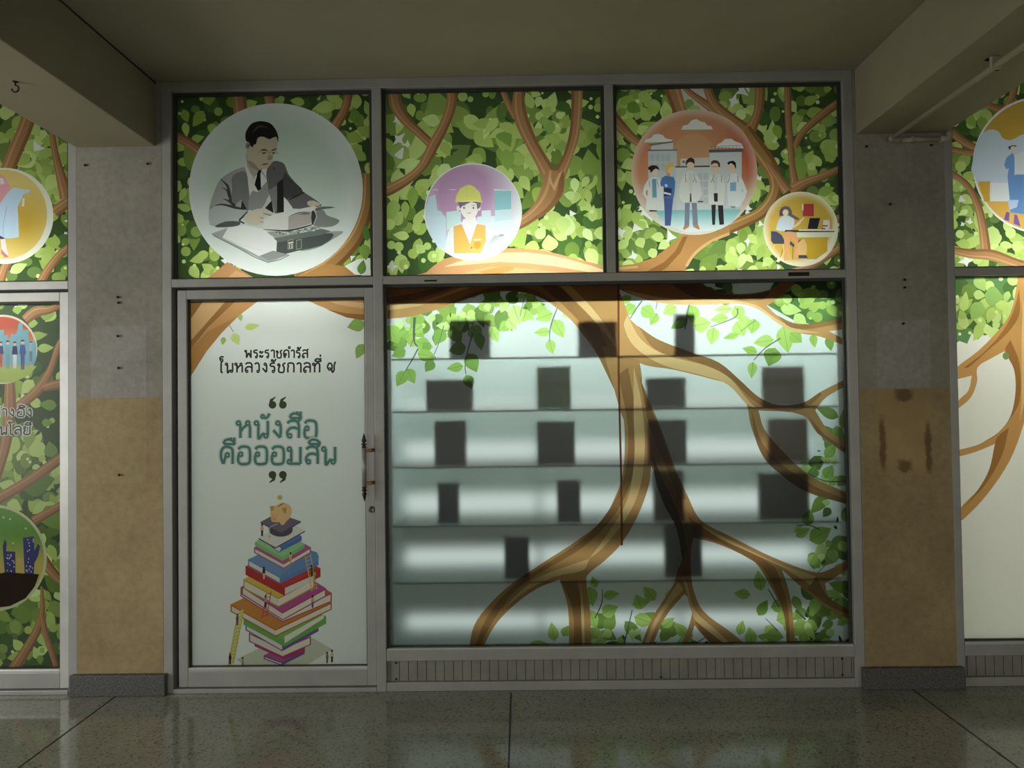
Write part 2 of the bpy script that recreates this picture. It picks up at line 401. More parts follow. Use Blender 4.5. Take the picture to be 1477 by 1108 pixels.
# door handle
hp = P(525.5, 672, -0.03)
HX = hp[0]; zt = P(524, 646, -0.03)[2]; zb_ = P(526, 702, -0.03)[2]
h = MB().tube([(HX, -0.035, zb_), (HX, -0.035, zt)], 0.0115, 18).build('door_handle', M['steel'], dr1)
h['label'] = 'steel pull bar with turned bronze ends'
def finial(z, s):
    prof = [(0.010, 0), (0.013, 0.004), (0.010, 0.008), (0.006, 0.010), (0.012, 0.014), (0.014, 0.018), (0.010, 0.023), (0.006, 0.026),
            (0.011, 0.031), (0.012, 0.038), (0.008, 0.048), (0.004, 0.062), (0.0012, 0.074)]
    m = MB().lathe([(r, s * k) for r, k in prof], (HX, -0.035, z), 18)
    return m.build('finial', M['bronze'], h)
finial(zt, 1); finial(zb_, -1)
for py in (649.5, 696.5):
    z = P(534, py, -0.01)[2]
    MB().box((HX, -0.040, z - 0.007), (HX + 0.042, -0.028, z + 0.007), 0.003).box((HX + 0.026, -0.034, z - 0.008), (HX + 0.044, 0.009, z + 0.008), 0.003).build('bracket', M['brass'], h)
lc = P(536, 735, 0.006)
lk = MB().lathe([(0.017, 0), (0.017, 0.004), (0.014, 0.008), (0.010, 0.009), (0.010, 0.007), (0.002, 0.007)], (lc[0], 0.008, lc[2]), 24, 'Y').build('lock_cylinder', M['chrome'], dr1)
MB().box((lc[0] - 0.0012, -0.0005, lc[2] - 0.005), (lc[0] + 0.0012, 0.0015, lc[2] + 0.005)).build('keyhole', M['iron'], lk)

# ------------------------------------------------------------------ small fittings of the corridor
def nail(x, y, Y, label, par=None):
    p = P(x, y, Y)
    o = MB().lathe([(0.0035, 0), (0.0035, 0.006), (0.007, 0.008), (0.006, 0.011), (0.002, 0.012)], (p[0], Y, p[2]), 10, 'Y').build('nail', M['iron'])
    tag(o, label, 'nail', 'rusty nails and plugs left in the columns')
for x, y, Y, lab in (
        (124, 239, 0.0, 'bent nail near the top left corner of the left column'),
        (214, 237, 0.0, 'dark nail near the top right corner of the left column'),
        (171, 429, 0.0, 'upper of two plugs close together on the left column'),
        (172, 437, 0.0, 'lower of two plugs close together on the left column'),
        (171, 485, -0.002, 'dark plug on the pale patch of the left column'),
        (172, 531, -0.002, 'tiny nail on the pale patch of the left column, below the dark plug'),
        (173, 685, -0.003, 'small plug in the cream part of the left column'),
        (1249, 212, 0.0, 'bent nail near the top left corner of the right column'),
        (1342, 210, 0.0, 'nail near the top right corner of the right column under the pipe'),
        (1283, 295, 0.0, 'small nail in the upper grey part of the right column'),
        (1304, 404, 0.0, 'upper of two plugs close together on the right column'),
        (1304, 415, 0.0, 'lower of two plugs close together on the right column'),
        (1302, 467, -0.002, 'plug at the top of the pale patch of the right column')):
    nail(x, y, Y, lab)
def hook(px, py, label, plate):
    # hangs under the beam soffit
    d = RN @ np.array([(px - W / 2) / F, 1.0, -(py - H / 2) / F]); t = (BZ - 0.03 - CAM[2]) / d[2]; p = CAM + d * t
    o = empty('ceiling_hook', (p[0], p[1], BZ)); tag(o, label, 'hook', 'iron hooks under the ceiling beams')
    c = Vector((p[0], p[1], BZ - 0.030)); r = 0.014
    pts = [(c.x, c.y, BZ), (c.x, c.y, BZ - 0.012)] + [(c.x + r * math.sin(a), c.y, c.z + r * math.cos(a)) for a in [k * math.pi / 8 for k in range(0, 13)]]
    MB().tube(pts, 0.0032, 8).build('hook_wire', M['iron'], o)
    if plate:
        MB().box((c.x - 0.045, c.y - 0.010, BZ - 0.003), (c.x + 0.045, c.y + 0.010, BZ + 0.001), 0.001).build('fixing_plate', M['iron'], o)
        for s in (-1, 1): MB().lathe([(0.006, 0), (0.006, -0.004), (0.002, -0.006)], (c.x + s * 0.034, c.y, BZ - 0.003), 8).build('screw', M['iron'], o)
    else:
        MB().lathe([(0.010, 0), (0.010, -0.003), (0.004, -0.005)], (c.x, c.y, BZ), 10).build('fixing_plate', M['iron'], o)
hook(22, 128, 'iron hook under the left ceiling beam', False)
hook(1438, 96, 'iron hook on a screwed plate under the right ceiling beam', True)
# pipe under the right beam
pz = BZ - 0.0375; px = P(1280, 193)[0]; pyf = -0.022
pr = empty('conduit_pipe', (px, pyf, pz)); tag(pr, 'cream painted pipe running under the right ceiling beam and along the column top', 'pipe')
MB().tube([(px, -7.0, pz), (px, pyf - 0.03, pz)], 0.0125, 14).build('long_run', M['pipe'], pr)
px2 = P(1360, 190)[0]
MB().tube([(px + 0.03, pyf, pz), (px2 - 0.02, pyf, pz)], 0.0125, 14).build('short_run', M['pipe'], pr)
MB().tube([(px, pyf - 0.04, pz)] + [(px + 0.03 - 0.03 * math.cos(a), pyf - 0.03 + 0.03 * math.sin(a), pz) for a in [k * math.pi / 12 for k in range(7)]] + [(px + 0.05, pyf, pz)], 0.0165, 14).build('elbow', M['pipe'], pr)
MB().tube([(px2 - 0.03, pyf, pz), (px2 - 0.005, pyf, pz)] + [(px2 + 0.02 * math.sin(a), pyf, pz + 0.02 - 0.02 * math.cos(a)) for a in (0.5, 1.0, 1.57)] + [(px2 + 0.02, pyf, BZ - 0.0005)], 0.0165, 14).build('elbow', M['pipe'], pr)
cy = -0.85
MB().box((px - 0.02, cy - 0.008, pz - 0.014), (px + 0.02, cy + 0.008, BZ - 0.0005), 0.004).build('clip', M['pipe'], pr)
MB().box((px - 0.02 + 0.12, pyf - 0.014, pz - 0.014), (px + 0.12, pyf + 0.022, pz + 0.014), 0.004).build('clip', M['pipe'], pr)
# ------------------------------------------------------------------ lit shelving behind the big window
NR = 1.28
def PR(x, y, Y): return P(x, y, FY + (Y - FY) / NR)      # bent once by the frosted sheet
SX0, SX1 = M1[1] + 0.012, JR[0] - 0.012
SB = 0.62
cab = empty('display_shelf', ((SX0 + SX1) / 2, 0.3, 0.0))
tag(cab, 'white display shelving with glass shelves behind the frosted window', 'shelving')
MB().box((SX0 - 0.01, 0.09, 0.0), (SX0 + 0.012, SB, 2.075)).build('side_panel', M['cabinet'], cab)
MB().box((SX1 - 0.012, 0.09, 0.0), (SX1 + 0.01, SB, 2.075)).build('side_panel', M['cabinet'], cab)
MB().box((SX0, SB, 0.0), (SX1, SB + 0.018, 2.075)).build('back_panel', M['cabinet'], cab)
MB().box((SX0, 0.05, 2.058), (SX1, SB, 2.076)).build('top_board', M['cabinet'], cab)
zv = P(700, 437, 0.055)[2]
MB().box((SX0, 0.050, zv), (SX1, 0.064, 2.058)).build('valance', M['cabinet'], cab)
zb = P(700, 935, 0.12)[2]
MB().box((SX0, 0.10, zb - 0.04), (SX1, SB, zb)).build('base_board', M['cabinet'], cab)
SH = []
for py in (515.5, 591.5, 672, 757, 839):
    z = PR(720, py, 0.10)[2]; SH.append(z)
    s = MB().box((SX0 + 0.014, 0.105, z - 0.009), (SX1 - 0.014, SB - 0.002, z)).build('glass_shelf', M['shelf'], cab)
    MB().box((SX0 + 0.014, 0.10, z - 0.010), (SX1 - 0.014, 0.1045, z + 0.0005)).build('shelf_edge', M['shelf_edge'], s)
for z, h_ in ((SH[1], 0.05), (SH[2], 0.10), (SH[3], 0.11), (SH[4], 0.09), (zb, 0.06)):
    MB().box((SX0 + 0.02, SB - 0.014, z + 0.001), (SX1 - 0.02, SB - 0.002, z + h_)).build('light_strip', M['led'], cab)  # glowing strips added to make the bright bands above the shelves
for x in (SX0 + 0.78, SX0 + 1.57):
    MB().box((x - 0.012, SB - 0.02, zb), (x + 0.012, SB - 0.001, 2.05)).build('back_rail', M['cabinet'], cab)

covers = {}
def cover(c):
    if c not in covers: covers[c] = principled('book_cover_%d' % len(covers), c, 0.5, 0, 0.35, 14.0)
    return covers[c]
M['paper'] = principled('book_paper', (190, 186, 172), 0.8)
# (x0, y0, x1, row, colour, depth, label)
books = [
 (648, 462, 707, 0, (26, 44, 24), 'dark green book behind the printed leaves, leftmost on the top glass shelf'),
 (833, 464, 890, 0, (34, 24, 20), 'nearly black book behind the left edge of the printed trunk, top shelf'),
 (973, 453, 1002, 0, (34, 42, 42), 'narrow charcoal book behind hanging leaves, rightmost on the top shelf'),
 (614, 548, 682, 1, (44, 30, 22), 'wide dark brown book on the second glass shelf, far left'),
 (774, 529, 823, 1, (74, 96, 34), 'olive green book on the second shelf, left of the printed trunk'),
 (932, 545, 989, 1, (20, 20, 26), 'black landscape book on the second shelf, right of the printed trunk'),
 (1099, 529, 1160, 1, (92, 68, 22), 'brown book behind the printed branch on the second shelf, far right'),
 (626, 607, 672, 2, (24, 32, 44), 'dark navy book on the third shelf, below the wide dark brown book'),
 (774, 608, 829, 2, (18, 24, 20), 'blackish green book on the third shelf, below the olive green book'),
 (934, 606, 990, 2, (36, 44, 20), 'dark moss book on the third shelf, behind the diagonal printed trunk'),
 (1108, 604, 1165, 2, (92, 64, 20), 'dark amber book on the third shelf between printed branches at the right'),
 (631, 697, 662, 3, (32, 40, 62), 'slim blue book on the fourth shelf, far left'),
 (803, 693, 837, 3, (36, 48, 60), 'slim slate blue book on the fourth shelf, left of the thick printed trunk'),
 (942, 680, 986, 3, (30, 36, 20), 'tall dark green book on the fourth shelf behind the forking printed trunk'),
 (1094, 683, 1166, 3, (12, 10, 14), 'large black book on the fourth shelf at the right, under the printed branch'),
 (727, 776, 763, 4, (40, 46, 54), 'slim dark grey book standing alone at the left on the lowest glass shelf'),
 (958, 757, 1012, 4, (14, 28, 30), 'dark teal book on the lowest shelf behind the lower fork of the printed trunk'),
]
for i, (x0, y0, x1, row, c, lab) in enumerate(books):
    Yb = 0.17
    a = PR(x0, y0, Yb); b = PR(x1, y0, Yb); zt = a[2]; z0 = SH[row] + 0.0008
    th = 0.026; cx = (a[0] + b[0]) / 2; w = b[0] - a[0]; hh = zt - z0
    r = empty('display_book', (cx, Yb, z0)); tag(r, lab, 'book', 'books shown on the glass shelves')
    t = 0.0035
    m = MB().box((cx - w / 2, Yb, z0), (cx + w / 2, Yb + t, z0 + hh), 0.001).box((cx - w / 2, Yb + th - t, z0), (cx + w / 2, Yb + th, z0 + hh), 0.001)
    m.box((cx - w / 2, Yb, z0), (cx - w / 2 + t, Yb + th, z0 + hh)).build('cover', cover(c), r)
    MB().box((cx - w / 2 + t, Yb + t, z0 + 0.003), (cx + w / 2 - 0.004, Yb + th - t, z0 + hh - 0.003)).build('pages', M['paper'], r)
    MB().box((cx - w * 0.25, Yb + th + 0.001, z0), (cx + w * 0.25, Yb + th + 0.004, z0 + hh * 0.6)).box((cx - w * 0.25, Yb + th + 0.001, z0), (cx + w * 0.25, Yb + th + 0.06, z0 + 0.003)).build('stand', M['cabinet'], r)

# ------------------------------------------------------------------ lamps of the shop
def tube_lamp(x0, x1, y, z, mat, label, down):
    r = empty('tube_lamp', ((x0 + x1) / 2, y, z)); tag(r, label, 'lamp', 'tube lamps behind the shopfront')
    MB().tube([(x0 + 0.02, y, z), (x1 - 0.02, y, z)], 0.013, 12).build('tube', M[mat], r)
    s = 1 if down else -1
    yy = y + 0.0
    f = -1 if down else 1
    MB().box((x0, min(y + f * 0.022, y + f * 0.040), z - 0.024), (x1, max(y + f * 0.022, y + f * 0.040), z + 0.02), 0.002).box((x0, y - 0.016, z - 0.016), (x0 + 0.018, y + 0.016, z + 0.016)).box((x0, min(y, y + f * 0.023), z - 0.01), (x0 + 0.018, max(y, y + f * 0.023), z + 0.01)).box((x1 - 0.018, y - 0.016, z - 0.016), (x1, y + 0.016, z + 0.016)).box((x1 - 0.018, min(y, y + f * 0.023), z - 0.01), (x1, max(y, y + f * 0.023), z + 0.01)).build('housing', M['white'], r)
    if not down:
        for x in (x0 + 0.1, x1 - 0.1): MB().box((x - 0.012, y + 0.041, z - 0.01), (x + 0.012, y + 0.047, 2.228)).box((x - 0.012, y + 0.047, 2.222), (x + 0.012, 0.419, 2.228)).build('bracket', M['white'], r)
LY = 0.30; LZ = 2.112
tube_lamp(-3.45, -2.40, LY, LZ, 'tube', 'lit tube behind the transom beyond the left column', False)
tube_lamp(-1.66, -0.84, LY, LZ, 'tube_soft', 'lit tube behind the transom above the door', False)
tube_lamp(-0.45, 0.44, LY, LZ, 'tube_bright', 'lit tube behind the middle upper window', False)
tube_lamp(0.60, 1.50, LY, LZ, 'tube_soft', 'lit tube behind the upper window beside the right column', False)
tube_lamp(2.26, 3.40, LY, LZ, 'tube_bright', 'lit tube behind the transom beyond the right column', False)
tube_lamp(SX0 + 0.06, 0.46, 0.26, 2.02, 'cab_tube', 'lit tube under the shelf top, left half', True)
tube_lamp(0.52, SX1 - 0.06, 0.26, 2.02, 'cab_tube', 'lit tube under the shelf top, right half', True)
for x, k, c_ in ((-2.9, 0.8, (1.0, 1.0, 0.95)), (-1.1, 0.8, (1.0, 1.0, 0.95)), (0.7, 1.0, (1.0, 1.0, 0.95)), (3.0, 3.4, (1.0, 0.96, 0.84))):
    area('shop_ceiling_lamp', (x, 1.4, 3.08), (x, 1.2, 0), 1.2, 0.3, ROOM_LAMP * k, c_)
# unseen baffle added to darken the upper windows upward; carries their tubes
bk = MB().box((-4.55, 0.42, 2.22), (4.55, 0.46, Z_TOP + 0.06)).build('bulkhead', M['bulk'])
tag(bk, 'grey bulkhead hanging behind the upper windows', 'bulkhead', kind='structure')
# ------------------------------------------------------------------ printed film, drawn as flat coloured shapes on the film plane
def poly_in(p, pts):
    x, y = p; c = False; j = len(pts) - 1
    for i in range(len(pts)):
        xi, yi = pts[i]; xj, yj = pts[j]
        if (yi > y) != (yj > y) and x < (xj - xi) * (y - yi) / (yj - yi) + xi: c = not c
        j = i
    return c
def spline(pts, k=5, closed=False):
    """Catmull-Rom through points of any dimension"""
    A = [np.array(p, float) for p in pts]; n = len(A); out = []
    rng = range(n if closed else n - 1)
    for i in rng:
        p0, p1, p2, p3 = (A[(i - 1) % n], A[i], A[(i + 1) % n], A[(i + 2) % n]) if closed else (A[max(i - 1, 0)], A[i], A[i + 1], A[min(i + 2, n - 1)])
        for j in range(k):
            t = j / k
            out.append(0.5 * (2 * p1 + (p2 - p0) * t + (2 * p0 - 5 * p1 + 4 * p2 - p3) * t * t + (3 * p1 - p0 - 3 * p2 + p3) * t ** 3))
    if not closed: out.append(A[-1])
    return out
SAT = 0.58
def ink(c):
    g = 0.3 * c[0] + 0.59 * c[1] + 0.11 * c[2]
    return lin([(g + (v - g) * SAT) * 0.88 + 29 for v in c])
def jit(c, r, d=8):
    k = r.uniform(-d, d); return tuple(max(0, min(255, v + k)) for v in c)
GAP = (236, 240, 236)
H_ = (0.14, 0.86, 0.11)
_u = [(-0.74, 1.16), (-0.66, 1.34), (-0.45, 1.42), (-0.22, 1.34), (-0.12, 1.16), (-0.74, 1.16)]
GLYPH = {   # advance, strokes (polylines or rings) in letter heights
 'น': (1.0, [H_, [(.25, .86), (.25, .02), (.34, .02), (.46, .2), (.6, .26)], (.68, .13, .11), [(.79, 1), (.79, .13)]]),
 'ม': (1.0, [H_, [(.25, .86), (.25, .13)], (.14, .13, .11), [(.14, .02), (.5, .02), (.78, .02)], [(.78, 1), (.78, 0)]]),
 'อ': (0.98, [(.25, .56, .11), [(.13, .52), (.11, .2), (.24, .01), (.62, .01), (.78, .16), (.78, .8), (.62, .99), (.28, .99), (.12, .84)]]),
 'ก': (1.0, [[(.16, 0), (.16, .52), (.26, .64)], [(.26, .64), (.12, .8)], [(.12, .8), (.28, .97), (.6, .97), (.78, .8), (.78, 0)]]),
 'ร': (0.82, [(.44, .12, .11), [(.56, .14), (.56, .5), (.44, .64), (.2, .66), (.12, .8), (.24, .95), (.62, .98)]]),
 'ล': (1.0, [(.25, .13, .11), [(.78, 0), (.78, .74), (.62, .98), (.28, .98), (.12, .84)], [(.78, .5), (.55, .6), (.28, .56), (.12, .36), (.13, .13)]]),
 'ส': (1.0, [(.25, .13, .11), [(.78, 0), (.78, .74), (.62, .98), (.28, .98), (.12, .84)], [(.78, .5), (.55, .6), (.28, .56), (.12, .36), (.13, .13)], [(.66, .9), (.92, 1.14)]]),
 'พ': (1.14, [H_, [(.25, .86), (.25, .02)], [(.25, .02), (.56, .66)], [(.56, .66), (.86, .02)], [(.86, .0), (.86, 1)]]),
 'ห': (1.04, [H_, [(.25, .86), (.25, 0)], [(.25, .36), (.42, .6), (.62, .74)], (.68, .86, .11), [(.74, .76), (.8, .6), (.8, 0)]]),
 'ว': (0.8, [(.42, .12, .11), [(.54, .12), (.54, .74), (.42, .97), (.22, .97), (.1, .84)]]),
 'า': (0.72, [[(.1, .82), (.22, .97), (.4, .97), (.52, .82), (.52, 0)]]),
 'ำ': (0.72, [[(.1, .82), (.22, .97), (.4, .97), (.52, .82), (.52, 0)], (-.14, 1.3, .12)]),
 'ะ': (0.72, [(.18, .74, .1), [(.24, .66), (.4, .64), (.56, .86)], (.18, .22, .1), [(.24, .14), (.4, .12), (.56, .34)]]),
 'ช': (1.0, [(.18, .8, .1), [(.27, .84), (.3, .64), (.2, .5), (.2, .14), (.34, .02), (.62, .02), (.74, .14), (.74, .56), (.62, .74), (.7, .88), (.9, 1.0)]]),
 'ด': (1.0, [(.36, .46, .11), [(.3, .36), (.25, .0)], [(.25, .0), (.12, .36), (.13, .74), (.3, .97), (.6, .97), (.78, .78), (.78, 0)]]),
 'ค': (1.0, [(.48, .52, .11), [(.38, .44), (.25, .0)], [(.25, .0), (.12, .36), (.13, .74), (.3, .97), (.6, .97), (.78, .78), (.78, 0)]]),
 'ง': (0.8, [(.38, .86, .11), [(.5, .86), (.54, .5), (.5, .02)], [(.5, .02), (.1, .46)]]),
 'ท': (1.02, [H_, [(.25, .86), (.25, 0)], [(.25, .6), (.42, .9), (.6, .98), (.74, .9), (.78, .74), (.78, 0)]]),
 'ใ': (0.66, [(.30, 1.28, .13), [(.17, 1.28), (.12, 1.5), (.3, 1.64), (.5, 1.56)], [(.40, 1.2), (.28, 1.06), (.24, .8), (.24, .14), (.3, .02), (.42, .02)]]),
 'โ': (0.62, [[(.54, 1.5), (.36, 1.42), (.14, 1.54), (.04, 1.42), (.2, 1.26), (.24, 1.0), (.24, .14), (.3, .02), (.42, .02)]]),
 'เ': (0.56, [(.34, .12, .11), [(.23, 1), (.23, .12)]]),
 'ย': (1.0, [(.2, .86, .1), [(.1, .8), (.14, .62), (.26, .5), (.12, .36), (.12, .14), (.26, .02), (.6, .02), (.78, .14)], [(.78, .1), (.78, 1)]]),
 '๙': (1.0, [(.36, .36, .12), [(.24, .36), (.14, .6), (.3, .94), (.54, .9), (.62, .6), (.58, .2), (.7, .04), (.84, .3), (.84, .7), (.98, 1.14)]]),
 'ั': (0, [(-.5, 1.24, .09), [(-.43, 1.17), (-.26, 1.18), (-.1, 1.42)]]),
 'ิ': (0, [_u]), 'ี': (0, [_u, [(-.14, 1.16), (-.14, 1.52)]]), 'ื': (0, [_u, [(-.12, 1.16), (-.12, 1.54)], [(-.3, 1.32), (-.3, 1.54)]]),
 '่': (0, [[(-.16, 1.62), (-.16, 1.86)]]), '้': (0, [(-.5, 1.3, .08), [(-.43, 1.24), (-.28, 1.24), (-.1, 1.5)]])}
def soften(pts, k=4, lim=0.55):
    """rounds an outline between its sharp corners"""
    A = [np.array(p, float) for p in pts]; n = len(A)
    cor = []
    for i in range(n):
        a, b = A[i] - A[i - 1], A[(i + 1) % n] - A[i]
        cor.append(float(a @ b) / (np.linalg.norm(a) * np.linalg.norm(b) + 1e-9) < lim)
    out = []
    for i in range(n):
        p1, p2 = A[i], A[(i + 1) % n]
        p0 = p1 if cor[i] else A[i - 1]; p3 = p2 if cor[(i + 1) % n] else A[(i + 2) % n]
        L = np.linalg.norm(p2 - p1)
        t1, t2 = p2 - p0, p3 - p1
        t1 = t1 / (np.linalg.norm(t1) + 1e-9) * L; t2 = t2 / (np.linalg.norm(t2) + 1e-9) * L
        for j in range(k):
            t = j / k; h = t * t * (3 - 2 * t)
            q = (2 * t ** 3 - 3 * t * t + 1) * p1 + (t ** 3 - 2 * t * t + t) * t1 + (3 * t * t - 2 * t ** 3) * p2 + (t ** 3 - t * t) * t2
            out.append(tuple(q))
    return out
class Art:
    def __init__(s, name, label, rect, mat, base, basepart='backing_film', cat='window graphic'):
        s.name, s.label, s.rect, s.mat, s.cat = name, label, rect, mat, cat
        x0, x1, z0, z1 = rect
        s.px = [Q(x0, FY, z0), Q(x1, FY, z0), Q(x1, FY, z1), Q(x0, FY, z1)]
        s.sh = [([(x0, z0), (x1, z0), (x1, z1), (x0, z1)], base, (basepart, None))]
        s.extra = []; s.part = ('backing_film', None)
    def set(s, part, sub=None): s.part = (part, sub); return s
    softly = False
    def poly(s, pts, col, smooth=0, xf=None):
        if xf: pts = [xf(*p) for p in pts]
        if s.softly and len(pts) > 5: pts = soften(pts)
        if smooth: pts = [tuple(p) for p in spline(pts, smooth, True)]
        w = [P(x, y, FY) for x, y in pts]
        s.sh.append(([(float(p[0]), float(p[2])) for p in w], col, s.part)); return s
    def ell(s, cx, cy, rx, ry, col, n=14, rot=0, xf=None, sc=1):
        if xf: cx, cy = xf(cx, cy); rx *= sc; ry *= sc
        a = math.radians(rot); ca, sa = math.cos(a), math.sin(a)
        return s.poly([(cx + rx * math.cos(t) * ca - ry * math.sin(t) * sa, cy + rx * math.cos(t) * sa + ry * math.sin(t) * ca) for t in [k * 2 * math.pi / n for k in range(n)]], col)
    def leaf(s, x, y, L, wd, ang, col, vein=None):
        a = math.radians(ang); ca, sa = math.cos(a), math.sin(a); up, dn = [], []
        for k in range(8):
            t = k / 7; h = wd * 0.5 * math.sin(math.pi * min(1, t ** 0.72)) * (1.0 if t < 0.5 else 1.0)
            up.append((t * L, h)); dn.append((t * L, -h))
        pts = up + dn[-2:0:-1]
        s.poly([(x + u * ca - v * sa, y + u * sa + v * ca) for u, v in pts], col)
        if vein:
            s.stroke([(x, y, 0.7), (x + L * 0.55 * ca, y + L * 0.55 * sa, 0.7), (x + L * 0.92 * ca, y + L * 0.92 * sa, 0.3)], vein)
    def ribbon(s, pts, lo, hi, k=5):
        c = spline(pts, k); L, R = [], []
        for i, p in enumerate(c):
            t = c[min(i + 1, len(c) - 1)][:2] - c[max(i - 1, 0)][:2]; t = t / (np.linalg.norm(t) + 1e-9); n = np.array([-t[1], t[0]])
            L.append(tuple(p[:2] + n * p[2] * lo)); R.append(tuple(p[:2] + n * p[2] * hi))
        return L + R[::-1]
    def stroke(s, pts, col, xf=None, sc=1, k=4):
        if xf: pts = [(*xf(x, y), w * sc) for x, y, w in pts]
        return s.poly(s.ribbon(pts, -0.5, 0.5, k), col)
    def branch(s, pts, tone=0, flip=False):
        f = -1 if flip else 1
        b = (166, 124, 86) if not tone else (160, 122, 74); d = (136, 97, 66) if not tone else (126, 90, 50); h = (194, 150, 106) if not tone else (196, 158, 104)
        s.nb = getattr(s, 'nb', 0) + 1; s.set('branch#%d' % s.nb)
        s.poly(s.ribbon(pts, -0.5, 0.5), b)
        lo = sorted((-0.5 * f, -0.24 * f)); s.poly(s.ribbon(pts, *lo), d)
        lo = sorted((0.16 * f, 0.30 * f)); s.poly(s.ribbon(pts, *lo), h)
    def grad(s, cx, cy, rx, ry, fn, step):
        """disc whose print colour varies, with points inside to carry it"""
        s.ell(cx, cy, rx, ry, fn, 56)
        y = cy - ry
        while y < cy + ry:
            x = cx - rx
            while x < cx + rx:
                if ((x - cx) / rx) ** 2 + ((y - cy) / ry) ** 2 < 0.94: s.extra.append((x + (y % 2) * .3, y))
                x += step
            y += step
    def text(s, body, cx, base, width, xh, col, wt=0.13):
        """looped Thai lettering drawn with strokes; xh = height of a plain letter in px"""
        x = 0.0; items = []
        for ch in body:
            if ch == ' ': x += 0.45; continue
            w, st = GLYPH[ch]; items.append((x, st)); x += w
        tot = x - 0.18; k = width / tot; out = []
        tr = lambda q, ox: (cx + (ox + q[0] - 0.06 - tot / 2) * k, base - q[1] * xh)
        for ox, st in items:
            for g in st:
                if len(g) == 3 and not isinstance(g[0], tuple):
                    r = g[2]; pts = [tr((g[0] + r * math.cos(t), g[1] + r * math.sin(t) * 1.0), ox) for t in [q * 2 * math.pi / 10 for q in range(11)]]
                    pts = [(a, b, wt * xh * 0.85) for a, b in pts]; sm = 1
                else: pts = [(*tr(q, ox), wt * xh) for q in g]; sm = 4 if len(g) > 2 else 1
                out.append(s.ribbon(pts, -0.5, 0.5, sm))
        for poly in out:
            w = [P(a, b, FY) for a, b in poly]
            s.sh.append(([(float(q[0]), float(q[2])) for q in w], col, s.part))
    def foliage(s, seed, zone, n, kinds, size=1.0, gaps=0, block=None):
        size *= 1.12
        """zone: list of px polygons; kinds 'dense' or 'dark'"""
        r = random.Random(seed); s.set('foliage')
        xs = [p[0] for p in zone]; ys = [p[1] for p in zone]
        def pick():
            for _ in range(60):
                p = (r.uniform(min(xs), max(xs)), r.uniform(min(ys), max(ys)))
                if poly_in(p, zone) and not (block and block(*p)): return p
            return None
        A = (max(xs) - min(xs)) * (max(ys) - min(ys)) / 10000.0 * n
        mid = [(114, 140, 68), (130, 156, 76), (142, 168, 86), (98, 124, 62)]
        light = [(172, 196, 104), (184, 208, 118), (194, 216, 134), (162, 188, 98)]
        pale = [(204, 228, 152), (214, 232, 166)]
        if kinds == 'dense':
            for _ in range(int(A * 9)):
                p = pick()
                if p: s.leaf(*p, r.uniform(26, 46) * size, r.uniform(20, 32) * size, r.uniform(0, 360), jit(r.choice(mid), r))
            for _ in range(int(A * 12)):
                p = pick()
                if p: s.leaf(*p, r.uniform(18, 34) * size, r.uniform(13, 22) * size, r.uniform(20, 160), jit(r.choice(mid[1:] + light), r))
            for _ in range(int(A * 3)):
                p = pick()
                if p: s.leaf(*p, r.uniform(7, 12) * size, r.uniform(3, 6) * size, r.uniform(0, 360), jit((62, 88, 46), r))
            for _ in range(int(A * 8)):
                p = pick()
                if p: s.leaf(*p, r.uniform(14, 24) * size, r.uniform(9, 15) * size, r.uniform(40, 200), jit(r.choice(light + pale[:1]), r))
        else:
            for _ in range(int(A * 5)):
                p = pick()
                if p: s.ell(*p, r.uniform(7, 13) * size, r.uniform(7, 12) * size, jit((72, 104, 52), r), 12)
            for _ in range(int(A * 7)):
                p = pick()
                if p: s.ell(*p, r.uniform(5, 9) * size, r.uniform(5, 9) * size, jit(r.choice(mid), r), 12)
            for _ in range(int(A * 10)):
                p = pick()
                if p: s.leaf(*p, r.uniform(15, 24) * size, r.uniform(9, 14) * size, r.uniform(0, 360), jit(r.choice(light), r))
            for _ in range(int(A * 6)):
                p = pick()
                if p: q = r.uniform(3, 6.5) * size; s.ell(*p, q, q, jit(r.choice(light), r), 12)
            for _ in range(int(A * 6)):
                p = pick()
                if p: q = r.uniform(1.3, 2.6) * size; s.ell(*p, q, q, r.choice(pale), 8)
        for _ in range(gaps):
            p = pick()
            if p:
                m = r.randint(3, 4); a0 = r.uniform(0, 6); q = r.uniform(4, 8) * size; R_ = [r.uniform(0.6, 1.5) for _ in range(m)]
                s.poly([(p[0] + q * (R_[k // 2] if k % 2 else 0.5) * math.cos(a0 + k * math.pi / m), p[1] + q * (R_[k // 2] if k % 2 else 0.5) * math.sin(a0 + k * math.pi / m)) for k in range(2 * m)], GAP)
    def done(s):
        K = 10.0
        vs, es = [], []
        for loops, c, part in s.sh:
            for pts in (loops if isinstance(loops[0][0], tuple) else [loops]):
                b = len(vs); n = len(pts); vs += [Vector((x * K, z * K)) for x, z in pts]; es += [(b + k, b + (k + 1) % n) for k in range(n)]
        x0, x1, z0, z1 = s.rect
        for x, y in s.extra:
            p = P(x, y, FY)
            if x0 < p[0] < x1 and z0 < p[2] < z1: vs.append(Vector((p[0] * K, p[2] * K)))
        V, _, Fc, _, _, _ = delaunay_2d_cdt(vs, es, [], 0, 1e-6, False)
        VA = np.array([(v.x, v.y) for v in V]) / K
        FA = np.array([f[:] for f in Fc if len(f) == 3]); cen = VA[FA].mean(axis=1)
        own = np.full(len(FA), -1)
